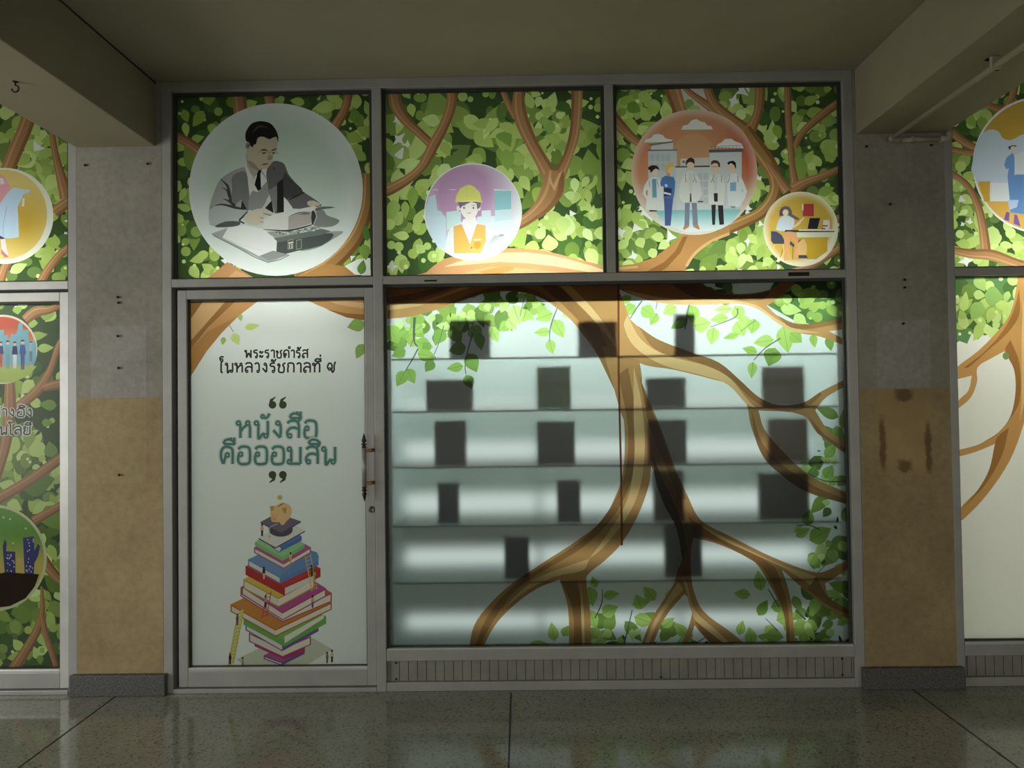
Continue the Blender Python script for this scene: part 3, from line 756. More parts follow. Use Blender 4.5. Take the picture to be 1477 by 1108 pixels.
        for i, (loops, c, part) in enumerate(s.sh):
            for pts in (loops if isinstance(loops[0][0], tuple) else [loops]):
                q = np.array(pts); lo, hi = q.min(0), q.max(0)
                sel = np.nonzero((cen[:, 0] > lo[0]) & (cen[:, 0] < hi[0]) & (cen[:, 1] > lo[1]) & (cen[:, 1] < hi[1]))[0]
                if not len(sel): continue
                cx, cy = cen[sel, 0], cen[sel, 1]; ins = np.zeros(len(sel), int); a = q[-1]
                for b in q:       # winding number
                    if a[1] != b[1]:
                        up = (a[1] <= cy) & (b[1] > cy); dn = (a[1] > cy) & (b[1] <= cy)
                        xi = a[0] + (cy - a[1]) * (b[0] - a[0]) / (b[1] - a[1]); h = xi > cx
                        ins += (up & h).astype(int) - (dn & h).astype(int)
                    a = b
                own[sel[ins != 0]] = i
        keep = (own >= 0) & (cen[:, 0] > x0) & (cen[:, 0] < x1) & (cen[:, 1] > z0) & (cen[:, 1] < z1)
        root = empty(s.name, ((x0 + x1) / 2, FY, z0)); tag(root, s.label, s.cat)
        by = {}
        for f, o in zip(FA[keep].tolist(), own[keep].tolist()): by.setdefault(s.sh[o][2], []).append((f, o))
        objs = {}
        by = islands(by)
        order = sorted(by, key=lambda k: (k[1] is not None))
        for key in order:
            tris = by[key]; idx = {}; verts = []; faces = []; cols = []
            for f, o in tris:
                g = []
                for i in f:
                    if i not in idx: idx[i] = len(verts); verts.append((VA[i][0], FY, VA[i][1]))
                    g.append(idx[i])
                A_, B_, C_ = [verts[i] for i in g]
                if (B_[0] - A_[0]) * (C_[2] - A_[2]) - (C_[0] - A_[0]) * (B_[2] - A_[2]) < 0: g = g[::-1]
                c = s.sh[o][1]; faces.append(g)
                for i in g: cols += [*(lin(c(*Q(*verts[i]))) if callable(c) else lin(c)), 1.0]
            nm = key[1] or key[0]
            me = bpy.data.meshes.new(nm); me.from_pydata(verts, [], faces)
            at = me.color_attributes.new('print', 'FLOAT_COLOR', 'CORNER'); at.data.foreach_set('color', cols)
            par = root
            if key[1] is not None:
                if (key[0], None) not in objs: objs[(key[0], None)] = empty(key[0].split('#')[0], wloc(root), None); objs[(key[0], None)].parent = root; objs[(key[0], None)].matrix_parent_inverse = Matrix.Translation(-wloc(root))
                par = objs[(key[0], None)]
            ob = link(nm.split('#')[0], me, M[s.mat], par); objs[key] = ob
            if key[0] == 'foliage': ob['kind'] = 'stuff'
        return root
def islands(by):
    """printed twigs and branches that do not touch become parts of their own"""
    out = {}
    for key, tris in by.items():
        if key[1] is not None or not key[0].startswith(('twig', 'branch')): out[key] = tris; continue
        par = {}
        def find(a):
            while par.setdefault(a, a) != a: par[a] = par[par[a]]; a = par[a]
            return a
        for f, o in tris:
            for i in f[1:]: par[find(i)] = find(f[0])
        sets = {}
        for f, o in tris: sets.setdefault(find(f[0]), []).append((f, o))
        sets = sorted(sets.values(), key=len, reverse=True)
        big = [q for q in sets if len(q) >= 6] or sets[:1]
        for q in sets:
            if q not in big: big[0].extend(q)
        for n, q in enumerate(big): out[('%s.%d' % (key[0].replace('#', '#_'), n) if '#' in key[0] else '%s#%d' % (key[0], n + 50), None)] = q
    return out
def mixc(a, b, t):
    t = max(0.0, min(1.0, t)); return tuple(x + (y - x) * t for x, y in zip(a, b))
# ---- colours of the print
DK = (62, 84, 48); BR_D = (132, 90, 56)
def zxf(x0, y0, k): return lambda X, Y: (x0 + X / k, y0 + Y / k)

# ================= upper window over the door: the reading man
A = Art('window_graphic', 'printed film with a grey portrait of a man reading, over the door', R1, 'film', DK, 'foliage')
A.foliage(11, [(255, 130), (340, 130), (330, 200), (275, 250), (255, 250)], 0.9, 'dark', 0.95)
A.foliage(12, [(255, 240), (300, 240), (300, 330), (255, 330)], 1.3, 'dense', 0.95, 3)
A.foliage(13, [(255, 320), (300, 320), (350, 400), (255, 400)], 1.5, 'dark', 1.1, 2)
A.foliage(14, [(340, 130), (480, 130), (480, 180), (340, 160)], 0.9, 'dark', 1.0)
A.foliage(15, [(470, 125), (540, 125), (540, 280), (500, 250), (470, 180)], 1.6, 'dark', 1.15)
A.foliage(16, [(500, 330), (540, 300), (540, 400), (490, 400)], 1.4, 'dense', 0.9, 4)
for x, y, L, w, a, c in ((264, 158, 20, 13, 70, (150, 178, 76)), (294, 160, 28, 17, 125, (150, 178, 76)), (307, 178, 16, 14, 100, (164, 194, 84)), (330, 140, 20, 16, 60, (120, 150, 60)),
                         (300, 138, 14, 20, 80, (140, 168, 72)), (502, 194, 24, 17, 25, (158, 186, 84)), (455, 158, 12, 14, 100, (158, 190, 80)), (520, 165, 18, 22, 160, (116, 150, 64))):
    A.leaf(x, y, L, w, a, c)
A.branch([(248, 195, 14), (270, 205, 14), (300, 226, 15)], 0)
A.branch([(344, 122, 20), (346, 150, 20), (348, 170, 20)]); A.branch([(384, 122, 15), (390, 150, 14), (392, 165, 12)])
A.branch([(504, 122, 12), (501, 145, 12), (494, 165, 13), (478, 190, 15)])
A.branch([(531, 250, 17), (529, 296, 19), (516, 335, 22), (496, 362, 25), (465, 388, 27), (430, 408, 28)], 1)
A.set('branch').poly([(430, 400), (470, 380), (497, 384), (512, 396), (512, 402), (430, 404)], (176, 132, 78))
A.poly([(296, 404), (328, 378), (345, 388), (372, 404)], (190, 140, 96)); A.poly([(340, 390), (372, 404), (325, 404)], (208, 160, 112))
A.poly([(497, 384), (512, 396), (534, 398), (534, 372), (516, 374)], GAP); A.leaf(520, 396, 22, 13, -78, (104, 142, 62)); A.leaf(524, 352, 24, 16, 80, (128, 164, 76)); A.leaf(530, 348, 26, 10, -100, (92, 130, 60))
A.set('roundel')
cx, cy, rx, ry = 398, 273.5, 125.5, 124.5
A.grad(cx, cy, rx, ry, lambda x, y: mixc(mixc((188, 208, 192), (200, 210, 204), (y - 150) / 240), (226, 232, 230), max(0, (math.hypot((x - cx) / rx, (y - cy) / ry) - 0.72) * 3.4)), 9)
z = zxf(290, 160, 6.713); z2 = zxf(280, 270, 6.154)
def pm(pts, col, sm=3, f=z): A.poly(pts, col, sm, f)
A.set('roundel', 'printed_desk_and_books')
pm([(1080, 220), (1150, 205), (1180, 250), (1290, 295), (1220, 350), (1060, 340)], (128, 134, 130), 3, z2)
pm([(1000, 430), (1320, 390), (1220, 470), (1080, 545), (930, 560)], (150, 158, 154), 3, z2)
pm([(730, 490), (1150, 410), (1240, 430), (1130, 520), (920, 565), (735, 600)], (78, 86, 82), 2, z2)
pm([(690, 455), (1140, 370), (1215, 392), (1120, 425), (730, 492)], (104, 112, 108), 0, z2)
pm([(640, 400), (820, 380), (1100, 345), (1135, 372), (720, 452)], (150, 156, 150), 0, z2)
rr = random.Random(3)
for k in range(46):
    t = rr.random(); u = rr.random(); X = 650 + 470 * t; Y = 395 - 45 * t + (20 + 30 * (1 - t)) * u + 5
    A.ell(X, Y, rr.uniform(5, 12), rr.uniform(4, 8), (204, 208, 202) if k % 3 else (96, 100, 96), 7, 0, z2, 1 / 6.154)
for X in (830, 905):
    pm([(X, 470), (X + 50, 460), (X + 50, 545), (X, 555)], (150, 152, 140), 0, z2); pm([(X + 5, 476), (X + 45, 467), (X + 45, 540), (X + 5, 549)], (84, 92, 86), 0, z2)
pm([(838, 490), (880, 482), (880, 496), (838, 504)], (206, 208, 200), 0, z2)
for X in (842, 862): pm([(X, 505), (X + 10, 503), (X + 10, 545), (X, 547)], (186, 188, 180), 0, z2)
pm([(150, 415), (300, 360), (250, 450), (640, 640), (845, 600), (660, 672), (170, 430)], (160, 164, 162), 0, z2)
A.stroke([(170, 428, 8), (400, 545, 8), (655, 668, 8), (845, 603, 7)], (120, 126, 122), z2, 1 / 6.154, 2)
pm([(580, 610), (700, 565), (840, 598), (665, 655)], (140, 144, 142), 0, z2)
pm([(255, 440), (300, 362), (440, 335), (620, 372), (735, 480), (730, 572), (690, 562), (575, 612)], (222, 224, 222), 0, z2)
A.stroke([(330, 480, 3), (450, 520, 3), (600, 560, 3)], (196, 200, 198), z2, 1 / 6.154, 2)
A.set('roundel', 'seated_reader')
pm([(440, 560), (360, 560), (290, 590), (180, 670), (120, 800), (80, 940), (90, 1080), (250, 1060), (420, 960), (465, 940), (470, 760)], (156, 158, 154), 3)
pm([(300, 640), (380, 590), (440, 600), (466, 740), (460, 960), (430, 960), (395, 860), (340, 900), (285, 870), (300, 760)], (118, 120, 118))
for a in ([(190, 660, 8), (250, 720, 18), (270, 780, 26)], [(200, 740, 4), (250, 770, 14), (275, 830, 30)], [(210, 850, 4), (262, 870, 16), (330, 920, 34)], [(230, 690, 4), (268, 740, 14), (285, 880, 30)], [(85, 945, 5), (190, 905, 14), (330, 935, 26), (430, 955, 8)]):
    A.stroke(a, (66, 68, 68), z, 1 / 6.713, 3)
pm([(395, 862), (415, 900), (442, 952), (385, 952)], (46, 48, 48), 0)
pm([(440, 480), (430, 560), (450, 640), (470, 820), (490, 790), (560, 775), (600, 700), (640, 640), (635, 540), (560, 560), (500, 520)], (212, 210, 204), 2)
pm([(470, 830), (505, 770), (552, 785), (640, 680), (662, 800), (640, 850), (585, 945), (460, 960)], (140, 142, 140), 2)
pm([(590, 945), (660, 830), (676, 860), (620, 950)], (190, 190, 186), 0)
pm([(545, 572), (585, 572), (575, 620), (582, 755), (552, 776), (518, 715), (540, 630)], (30, 30, 32), 0)
A.stroke([(500, 660, 6), (545, 590, 10)], (150, 148, 142), z, 1 / 6.713); A.stroke([(585, 580, 10), (630, 655, 6)], (140, 140, 136), z, 1 / 6.713)
pm([(640, 560), (700, 488), (760, 490), (810, 520), (845, 610), (900, 680), (960, 760), (1080, 842), (1170, 915), (1080, 945), (890, 945), (840, 880), (800, 840), (800, 985), (715, 990), (690, 880), (655, 790), (645, 700), (632, 640)], (98, 98, 98), 2)
pm([(735, 700), (800, 650), (802, 980), (728, 985), (738, 830)], (44, 44, 44), 0)
pm([(650, 770), (735, 720), (735, 985), (705, 960)], (128, 128, 126), 0)
pm([(800, 600), (850, 640), (930, 710), (990, 790), (870, 835), (805, 835)], (72, 72, 72), 2)
A.stroke([(850, 860, 10), (930, 820, 20), (1000, 790, 8)], (54, 54, 54), z, 1 / 6.713); A.stroke([(705, 545, 12), (712, 575, 14)], (70, 70, 70), z, 1 / 6.713)
pm([(682, 868), (620, 942), (705, 990)], (42, 44, 44), 0)
pm([(802, 835), (840, 872), (890, 944), (802, 985)], (214, 214, 210), 0)
pm([(85, 950), (190, 915), (330, 950), (462, 968), (430, 1020), (370, 1062), (375, 1100), (200, 1112), (85, 1105)], (172, 178, 178), 2)
pm([(140, 1112), (240, 1070), (370, 1072), (372, 1104), (300, 1122), (160, 1128)], (84, 86, 84), 2)
A.stroke([(450, 975, 10), (400, 1030, 16), (372, 1062, 16), (420, 1090, 12)], (60, 62, 62), z, 1 / 6.713)
SK = (188, 176, 154)
pm([(440, 400), (520, 520), (560, 560), (520, 640), (470, 590), (440, 500)], (172, 164, 146), 2)
pm([(545, 262), (600, 248), (680, 268), (742, 262), (738, 330), (738, 395), (715, 410), (695, 455), (690, 490), (650, 548), (605, 565), (560, 562), (510, 510), (455, 480), (440, 350), (480, 330)], SK, 2)
A.ell(452, 335, 24, 32, (150, 140, 122), 14, 10, z, 1 / 6.713); A.ell(456, 338, 11, 18, (112, 102, 90), 10, 10, z, 1 / 6.713)
pm([(450, 480), (510, 505), (560, 560), (600, 566), (545, 575), (480, 540)], (150, 140, 122), 2)
pm([(428, 240), (440, 190), (490, 122), (580, 98), (670, 120), (722, 180), (747, 245), (746, 305), (730, 255), (690, 262), (660, 274), (600, 250), (550, 262), (532, 320), (505, 330), (508, 352), (478, 338), (465, 305), (436, 292)], (40, 36, 34), 3)
A.stroke([(500, 210, 6), (560, 150, 22), (640, 160, 8)], (74, 66, 62), z, 1 / 6.713)
A.stroke([(572, 383, 4), (610, 376, 13), (648, 386, 5)], (48, 42, 38), z, 1 / 6.713); A.stroke([(680, 388, 5), (710, 374, 12), (732, 364, 4)], (48, 42, 38), z, 1 / 6.713)
A.stroke([(545, 402, 4), (600, 397, 4), (650, 402, 4), (690, 402, 4), (755, 412, 4)], (120, 108, 92), z, 1 / 6.713)
A.ell(608, 410, 17, 7, (70, 60, 54), 10, 0, z, 1 / 6.713); A.ell(702, 408, 13, 7, (70, 60, 54), 10, 0, z, 1 / 6.713)
pm([(640, 470), (660, 425), (692, 440), (690, 462), (664, 478)], (164, 140, 118), 2)
pm([(586, 518), (630, 506), (655, 512), (630, 522), (600, 524)], (116, 88, 76), 2)
pm([(440, 270), (480, 225), (560, 193), (640, 193), (708, 240), (690, 256), (640, 246), (625, 272), (620, 300), (600, 330), (540, 338), (470, 322)], (200, 192, 174), 2, z2)
A.stroke([(610, 232, 5), (660, 246, 9), (690, 250, 4)], (110, 102, 92), z2, 1 / 6.154); A.stroke([(575, 268, 3), (615, 276, 7)], (120, 112, 100), z2, 1 / 6.154); A.stroke([(580, 306, 3), (615, 312, 6)], (120, 112, 100), z2, 1 / 6.154)
pm([(1030, 880), (1090, 868), (1160, 905), (1100, 925), (1040, 918)], (196, 186, 166), 2)
A.set('roundel', 'open_book')
pm([(620, 380), (615, 300), (700, 240), (830, 215), (1060, 168), (1092, 178), (1045, 215), (1030, 240), (840, 268), (836, 378), (700, 380)], (212, 212, 208), 0, z2)
pm([(836, 268), (940, 225), (1035, 218), (1050, 320), (836, 380)], (168, 162, 158), 0, z2)
A.stroke([(840, 262, 5), (930, 226, 8), (1035, 222, 6)], (88, 86, 84), z2, 1 / 6.154); A.stroke([(930, 243, 2), (985, 236, 9), (1030, 238, 3)], (70, 68, 66), z2, 1 / 6.154)
pm([(1042, 215), (1075, 222), (1080, 300), (1046, 335)], (62, 62, 62), 2, z2); A.stroke([(1072, 215, 8), (1086, 260, 8), (1062, 328, 8)], (184, 184, 180), z2, 1 / 6.154)
pm([(1075, 195), (1120, 172), (1265, 178), (1150, 196), (1080, 212)], (104, 106, 104), 2, z2); A.stroke([(1085, 178, 6), (1180, 166, 5), (1260, 180, 3)], (206, 206, 202), z2, 1 / 6.154)
A.stroke([(612, 375, 4), (730, 383, 10), (850, 384, 14), (1045, 335, 10)], (56, 58, 56), z2, 1 / 6.154)
A.done()

# ================= middle upper window: the builder in a hard hat
A = Art('window_graphic', 'printed film with a lilac disc of a builder in a yellow hard hat', R2, 'film', DK, 'foliage')
A.foliage(21, [(550, 125), (880, 125), (880, 170), (550, 170)], 1.0, 'dark', 1.0)
A.foliage(22, [(550, 165), (880, 165), (880, 270), (550, 270)], 1.2, 'dense', 1.25, 6)
A.foliage(23, [(730, 160), (820, 150), (810, 230), (780, 225)], 1.4, 'dark', 1.1)
A.foliage(24, [(550, 275), (640, 265), (640, 375), (600, 400), (550, 400)], 1.5, 'dark', 1.25, 3)
A.foliage(25, [(820, 250), (880, 250), (880, 330), (820, 320)], 1.6, 'dense', 0.9, 4)
A.foliage(26, [(735, 320), (880, 300), (880, 390), (735, 370)], 1.5, 'dark', 1.35)
for x, y, L, w, a, c in ((558, 306, 20, 12, -28, (168, 196, 106)), (596, 270, 32, 16, 92, (138, 170, 78)), (584, 290, 26, 12, 88, (160, 188, 98)), (613, 364, 18, 13, -140, (182, 210, 132)), (820, 340, 32, 22, -95, (206, 228, 156)),
                         (812, 312, 26, 22, 90, (190, 216, 130)), (795, 362, 24, 24, -100, (200, 224, 142)), (842, 330, 22, 14, 55, (210, 232, 166)), (790, 306, 22, 18, -80, (196, 222, 140)), (775, 345, 22, 16, -60, (196, 222, 146)),
                         (727, 190, 16, 24, 90, (124, 158, 74)), (730, 215, 32, 22, 85, (140, 172, 84)), (800, 178, 20, 20, 150, (140, 172, 90)), (782, 168, 16, 14, 70, (150, 180, 96))):
    A.leaf(x, y, L, w, a, c)
A.branch([(568, 118, 18), (571, 150, 18), (584, 172, 15), (603, 190, 13), (622, 208, 13)])
A.branch([(651, 118, 15), (651, 150, 15), (641, 180, 14), (626, 208, 16), (618, 224, 15), (609, 240, 13), (592, 256, 13), (565, 272, 16), (530, 286, 17)])
A.branch([(722, 118, 10), (731, 145, 9), (744, 170, 10)]); A.branch([(750, 118, 14), (748, 150, 18), (753, 175, 20), (766, 205, 18), (780, 230, 19), (796, 258, 24)])
A.branch([(832, 115, 17), (832, 150, 16), (829, 190, 15), (821, 220, 14), (812, 242, 16), (800, 264, 24)], 0, True)
A.branch([(800, 246, 26), (797, 272, 32), (785, 294, 26), (768, 310, 18), (750, 322, 16), (725, 332, 14)])
A.set('branch').poly([(793, 250), (798, 268), (806, 250), (812, 245), (800, 276), (792, 262)], (206, 164, 120), 0)
A.poly([(600, 404), (615, 393), (640, 374), (690, 362), (735, 358), (780, 361), (830, 373), (878, 387), (878, 404)], (192, 146, 102), 2)
A.poly([(640, 385), (700, 368), (760, 364), (820, 374), (878, 392), (878, 398), (800, 384), (720, 378)], (226, 194, 152), 2)
A.poly([(640, 404), (690, 388), (740, 386), (878, 400), (878, 406), (640, 406)], (208, 166, 116), 2); A.poly([(690, 392), (730, 384), (742, 388), (715, 396)], (196, 142, 82), 2)
A.set('roundel')
cx, cy, rx, ry = 682.5, 306, 70.5, 70.5
A.ell(cx, cy, rx, ry, (236, 240, 238), 56)
A.grad(cx, cy, rx - 1.5, ry - 1.5, lambda x, y: mixc((190, 152, 190), (234, 240, 246), (math.hypot((x - cx + 14) / 78, (y - cy + 26) / 86) - 0.45) * 1.6), 6)
z = zxf(600, 230, 7.3875); K = 1 / 7.3875
A.set('roundel', 'printed_skyline')
A.poly([(140, 400), (205, 370), (225, 510), (232, 545), (262, 552), (320, 620), (320, 940), (250, 960), (150, 800), (110, 640), (105, 520)], (196, 222, 232), 0, z)
A.poly([(105, 605), (300, 605), (320, 640), (320, 960), (230, 930), (140, 780)], (204, 224, 238), 0, z)
A.poly([(322, 560), (440, 545), (480, 560), (480, 700), (330, 760)], (206, 230, 232), 0, z)
A.poly([(180, 318), (235, 318), (235, 328), (180, 328)], (226, 214, 228), 0, z); A.poly([(355, 318), (425, 318), (425, 326), (355, 326)], (226, 214, 228), 0, z)
A.poly([(650, 612), (700, 605), (700, 545), (797, 540), (800, 602), (850, 606), (1010, 640), (1080, 700), (980, 800), (640, 800)], (222, 236, 244), 0, z)
A.poly([(832, 318), (1016, 328), (1014, 560), (842, 600)], (150, 198, 208), 0, z); A.poly([(842, 540), (1014, 530), (1016, 640), (842, 660)], (206, 230, 238), 0, z); A.poly([(828, 314), (1016, 326), (1016, 334), (836, 330)], (228, 232, 240), 0, z)
A.set('roundel', 'printed_builder')
A.poly([(400, 705), (345, 770), (318, 880), (308, 985), (420, 1050), (600, 1075), (690, 1050), (740, 1000), (745, 890), (828, 815), (800, 755), (740, 700), (640, 660), (500, 660)], (228, 238, 248), 0, z)
A.poly([(500, 640), (630, 600), (660, 690), (575, 905), (490, 690)], (244, 244, 246), 0, z)
A.poly([(470, 490), (590, 450), (660, 470), (658, 560), (620, 622), (560, 645), (505, 605), (475, 545)], (246, 240, 238), 2, z)
A.ell(452, 520, 20, 28, (236, 228, 226), 12, 0, z, K); A.ell(672, 520, 18, 28, (236, 228, 226), 12, 0, z, K)
A.poly([(445, 455), (600, 445), (692, 460), (680, 515), (652, 530), (645, 470), (590, 452), (500, 492), (470, 525)], (118, 112, 118), 0, z)
A.poly([(418, 455), (430, 385), (470, 310), (520, 285), (555, 270), (590, 276), (625, 295), (680, 352), (700, 440), (712, 462), (640, 445), (520, 445)], (220, 218, 122), 0, z)
A.poly([(418, 455), (520, 438), (640, 438), (712, 460), (640, 450), (520, 452)], (240, 236, 170), 0, z); A.stroke([(535, 290, 6), (540, 400, 8)], (204, 204, 140), z, K)
for X in (512, 612): A.ell(X, 516, 9, 13, (110, 100, 112), 10, 0, z, K); A.stroke([(X - 20, 490, 6), (X + 18, 487, 6)], (120, 110, 116), z, K)
A.stroke([(540, 566, 3), (562, 574, 7), (588, 566, 3)], (170, 130, 136), z, K)
A.poly([(400, 712), (488, 690), (575, 905), (575, 998), (405, 1000)], (222, 176, 96), 0, z); A.poly([(648, 690), (740, 702), (746, 870), (690, 1000), (575, 998), (575, 905)], (224, 180, 102), 0, z)
A.poly([(618, 880), (690, 876), (690, 930), (655, 958), (620, 940)], (206, 152, 66), 0, z); A.poly([(615, 850), (690, 847), (690, 862), (615, 865)], (240, 226, 190), 0, z); A.ell(592, 942, 8, 9, (120, 96, 60), 10, 0, z, K)
A.poly([(680, 1058), (760, 920), (830, 812), (960, 806), (1010, 830), (860, 1000), (740, 1062)], lambda x, y: mixc((150, 154, 164), (226, 230, 236), ((x - 700) / 36 + (y - 340) / 30) * 0.9), 0, z)
A.poly([(885, 800), (935, 798), (935, 815), (885, 818)], (150, 160, 170), 0, z)
A.done()

# ================= right upper window: the hospital team and the desk
A = Art('window_graphic', 'printed film with a red disc of hospital staff beside a smaller yellow disc', R3, 'film', DK, 'foliage')
A.foliage(31, [(885, 115), (990, 115), (960, 180), (915, 220), (885, 240)], 1.3, 'dark', 1.25)
A.foliage(32, [(885, 200), (925, 200), (930, 300), (960, 345), (885, 345)], 1.1, 'dark', 1.1)
A.foliage(33, [(885, 290), (930, 300), (990, 345), (960, 395), (885, 395)], 1.6, 'dense', 1.0, 8)
A.foliage(34, [(1040, 112), (1100, 112), (1095, 175), (1040, 160)], 1.6, 'dense', 1.0, 5)
A.foliage(35, [(1098, 110), (1216, 110), (1216, 200), (1098, 200)], 1.3, 'dark', 1.2)
A.foliage(36, [(1105, 190), (1216, 180), (1216, 260), (1120, 260)], 1.7, 'dark', 1.2)
A.foliage(37, [(1085, 250), (1112, 250), (1108, 320), (1070, 330)], 1.6, 'dense', 0.8, 5)
A.foliage(38, [(990, 350), (1100, 320), (1130, 390), (1000, 395)], 1.8, 'dense', 0.9, 9)
A.foliage(39, [(1170, 270), (1216, 250), (1216, 395), (1190, 395)], 1.4, 'dark', 1.1, 1)
A.set('foliage').poly([(980, 112), (1012, 112), (1022, 150), (1040, 165), (1000, 168), (985, 150)], (206, 206, 192)); A.ell(994, 150, 7, 7, (128, 158, 84)); A.ell(1002, 158, 9, 6, (164, 190, 116))
for x, y, L, w, a, c in ((895, 150, 22, 13, -35, (152, 180, 80)), (891, 165, 16, 12, -30, (140, 170, 76)), (900, 172, 30, 22, 50, (168, 194, 92)), (932, 160, 22, 13, -8, (164, 192, 92)), (905, 150, 22, 18, 30, (112, 144, 64)),
                         (1160, 150, 24, 14, -30, (154, 184, 84)), (1150, 165, 17, 11, -20, (120, 152, 74)), (1118, 180, 22, 14, 70, (146, 174, 74)), (1180, 280, 26, 15, -22, (140, 172, 78)), (1168, 120, 16, 18, 80, (112, 144, 66)), (1188, 128, 12, 12, 0, (150, 178, 76)), (1150, 225, 40, 24, 80, (136, 168, 80)), (1192, 172, 20, 12, 10, (140, 172, 90))):
    A.leaf(x, y, L, w, a, c)
A.branch([(876, 160, 18), (896, 183, 16), (913, 200, 13), (935, 215, 10)])
A.branch([(963, 110, 26), (974, 140, 22), (984, 170, 18)], 0, True)
A.branch([(976, 116, 5), (998, 136, 9), (1022, 153, 12), (1045, 172, 14)]); A.branch([(1018, 108, 12), (1023, 135, 13), (1035, 155, 14), (1060, 175, 15), (1080, 190, 18)])
A.branch([(1096, 110, 15), (1096, 140, 15), (1093, 162, 13), (1087, 178, 15), (1078, 196, 20)])
A.branch([(1074, 186, 18), (1088, 208, 24), (1103, 228, 24), (1116, 250, 20), (1119, 272, 18), (1111, 292, 18), (1096, 308, 17), (1074, 319, 17), (1048, 330, 18)], 1)
A.branch([(1136, 112, 10), (1137, 170, 10), (1140, 205, 10), (1142, 235, 9), (1146, 262, 12), (1148, 285, 16)]); A.branch([(1220, 142, 12), (1196, 158, 12), (1171, 178, 11), (1155, 195, 10), (1147, 212, 8)])
A.branch([(1220, 240, 11), (1190, 253, 11), (1160, 264, 14), (1140, 276, 18)]); A.branch([(1108, 236, 8), (1122, 256, 12), (1136, 276, 16)])
A.branch([(1218, 312, 12), (1206, 318, 10)]); A.branch([(1222, 352, 9), (1195, 368, 11), (1172, 382, 12), (1140, 394, 10)])
A.set('branch').poly([(886, 384), (915, 381), (945, 371), (968, 353), (985, 338), (1005, 338), (1030, 336), (1052, 324), (1053, 336), (1025, 348), (1005, 362), (992, 382), (984, 400), (886, 400)], (174, 130, 80), 0)
A.poly([(932, 392), (958, 378), (974, 362), (985, 342), (992, 340), (982, 364), (962, 386), (940, 400), (918, 400)], (138, 98, 54), 0); A.stroke([(990, 384, 4), (1002, 366, 4), (1024, 349, 4), (1052, 337, 4)], (204, 164, 116)); A.stroke([(886, 388, 4), (920, 385, 3)], (204, 164, 116))
A.set('roundel')
cx, cy, rx, ry = 1001.5, 248.5, 91, 90.5
def hosp(x, y):
    r = math.hypot((x - cx) / rx, (y - cy) / ry); t = (y - 255) / 70
    c = mixc((192, 128, 94), (182, 62, 50), max(0, ((x - 1040) / 45)) * max(0, (1 - abs(y - 205) / 70)))
    c = mixc(c, (198, 150, 116), (215 - abs(x - 1000) - 120) / 150)
    c = mixc(c, (206, 214, 212), t); return mixc(c, (226, 216, 204), (r - 0.86) * 5)
A.grad(cx, cy, rx, ry, hosp, 6)
z = zxf(870, 100, 3.4622); K = 1 / 3.4622
A.ell(1001, 262, 42, 70, (200, 152, 114), 30)
A.set('roundel', 'printed_hospital')
for pts in ([(390, 302), (398, 282), (425, 275), (440, 256), (466, 248), (490, 262), (506, 264), (520, 280), (540, 284), (548, 300)], [(205, 366), (212, 350), (240, 342), (252, 326), (275, 322), (300, 330), (310, 345), (345, 352), (350, 362)], [(560, 390), (575, 372), (590, 366), (608, 348), (640, 347), (660, 360), (690, 370), (702, 395)]):
    A.poly(pts, (226, 230, 226), 0, z)
A.poly([(225, 405), (368, 402), (368, 700), (300, 720), (225, 640)], (192, 202, 206), 0, z); A.poly([(240, 380), (350, 366), (350, 402), (240, 402)], (206, 210, 208), 0, z)
A.poly([(228, 376), (350, 358), (350, 364), (238, 382)], (96, 98, 98), 0, z); A.poly([(222, 402), (370, 400), (370, 406), (222, 408)], (100, 102, 100), 0, z)
A.poly([(365, 488), (540, 486), (540, 706), (365, 706)], (206, 210, 210), 0, z); A.poly([(360, 484), (540, 480), (540, 488), (360, 491)], (84, 82, 80), 0, z)
A.poly([(386, 447), (530, 440), (530, 480), (386, 484)], (204, 200, 196), 0, z); A.ell(402, 462, 14, 14, (226, 228, 226), 14, 0, z, K); A.poly([(398, 452), (406, 452), (406, 472), (398, 472)], (130, 136, 142), 0, z); A.poly([(392, 458), (412, 458), (412, 466), (392, 466)], (130, 136, 142), 0, z)
A.poly([(530, 412), (692, 410), (692, 690), (540, 700)], (204, 210, 212), 0, z); A.poly([(528, 402), (698, 398), (698, 412), (528, 416)], (92, 96, 104), 0, z); A.stroke([(535, 386, 2), (690, 381, 2)], (96, 96, 100), z, K)
for k in range(9): A.stroke([(540 + 18 * k, 385, 1.6), (540 + 18 * k, 402, 1.6)], (96, 96, 100), z, K)
for X in (236, 262, 288, 314):
    for Y in (425, 470): A.poly([(X, Y), (X + 20, Y), (X + 20, Y + 34), (X, Y + 34)], (178, 190, 196), 0, z)
for X in (470, 500):
    for Y in (520, 560, 600, 640): A.poly([(X, Y), (X + 24, Y), (X + 24, Y + 30), (X, Y + 30)], (190, 196, 202), 0, z)
A.poly([(260, 704), (690, 700), (640, 770), (560, 805), (420, 815), (300, 770)], lambda x, y: mixc((128, 190, 194), (222, 230, 230), (y - 304) / 26), 0, z)
def staff(sub, zz, K, head, hair, hairc, skin, coat, coatc, inner, innerc, legs, legc, extra=()):
    A.set('roundel', sub)
    for l in legs: A.poly(l, legc, 0, zz)
    A.poly(coat, coatc, 0, zz); A.poly(inner, innerc, 0, zz)
    A.ell(*head, skin, 14, 0, zz, K); A.poly(hair, hairc, 0, zz)
    for kind, pts, c in extra:
        if kind == 's': A.stroke(pts, c, zz, K, 2)
        else: A.poly(pts, c, 0, zz)
zl = zxf(915, 210, 8.52); KL = 1 / 8.52; zr = zxf(985, 210, 8.524)
CO = (222, 224, 220); SKN = (226, 204, 176); STE = (70, 72, 78)
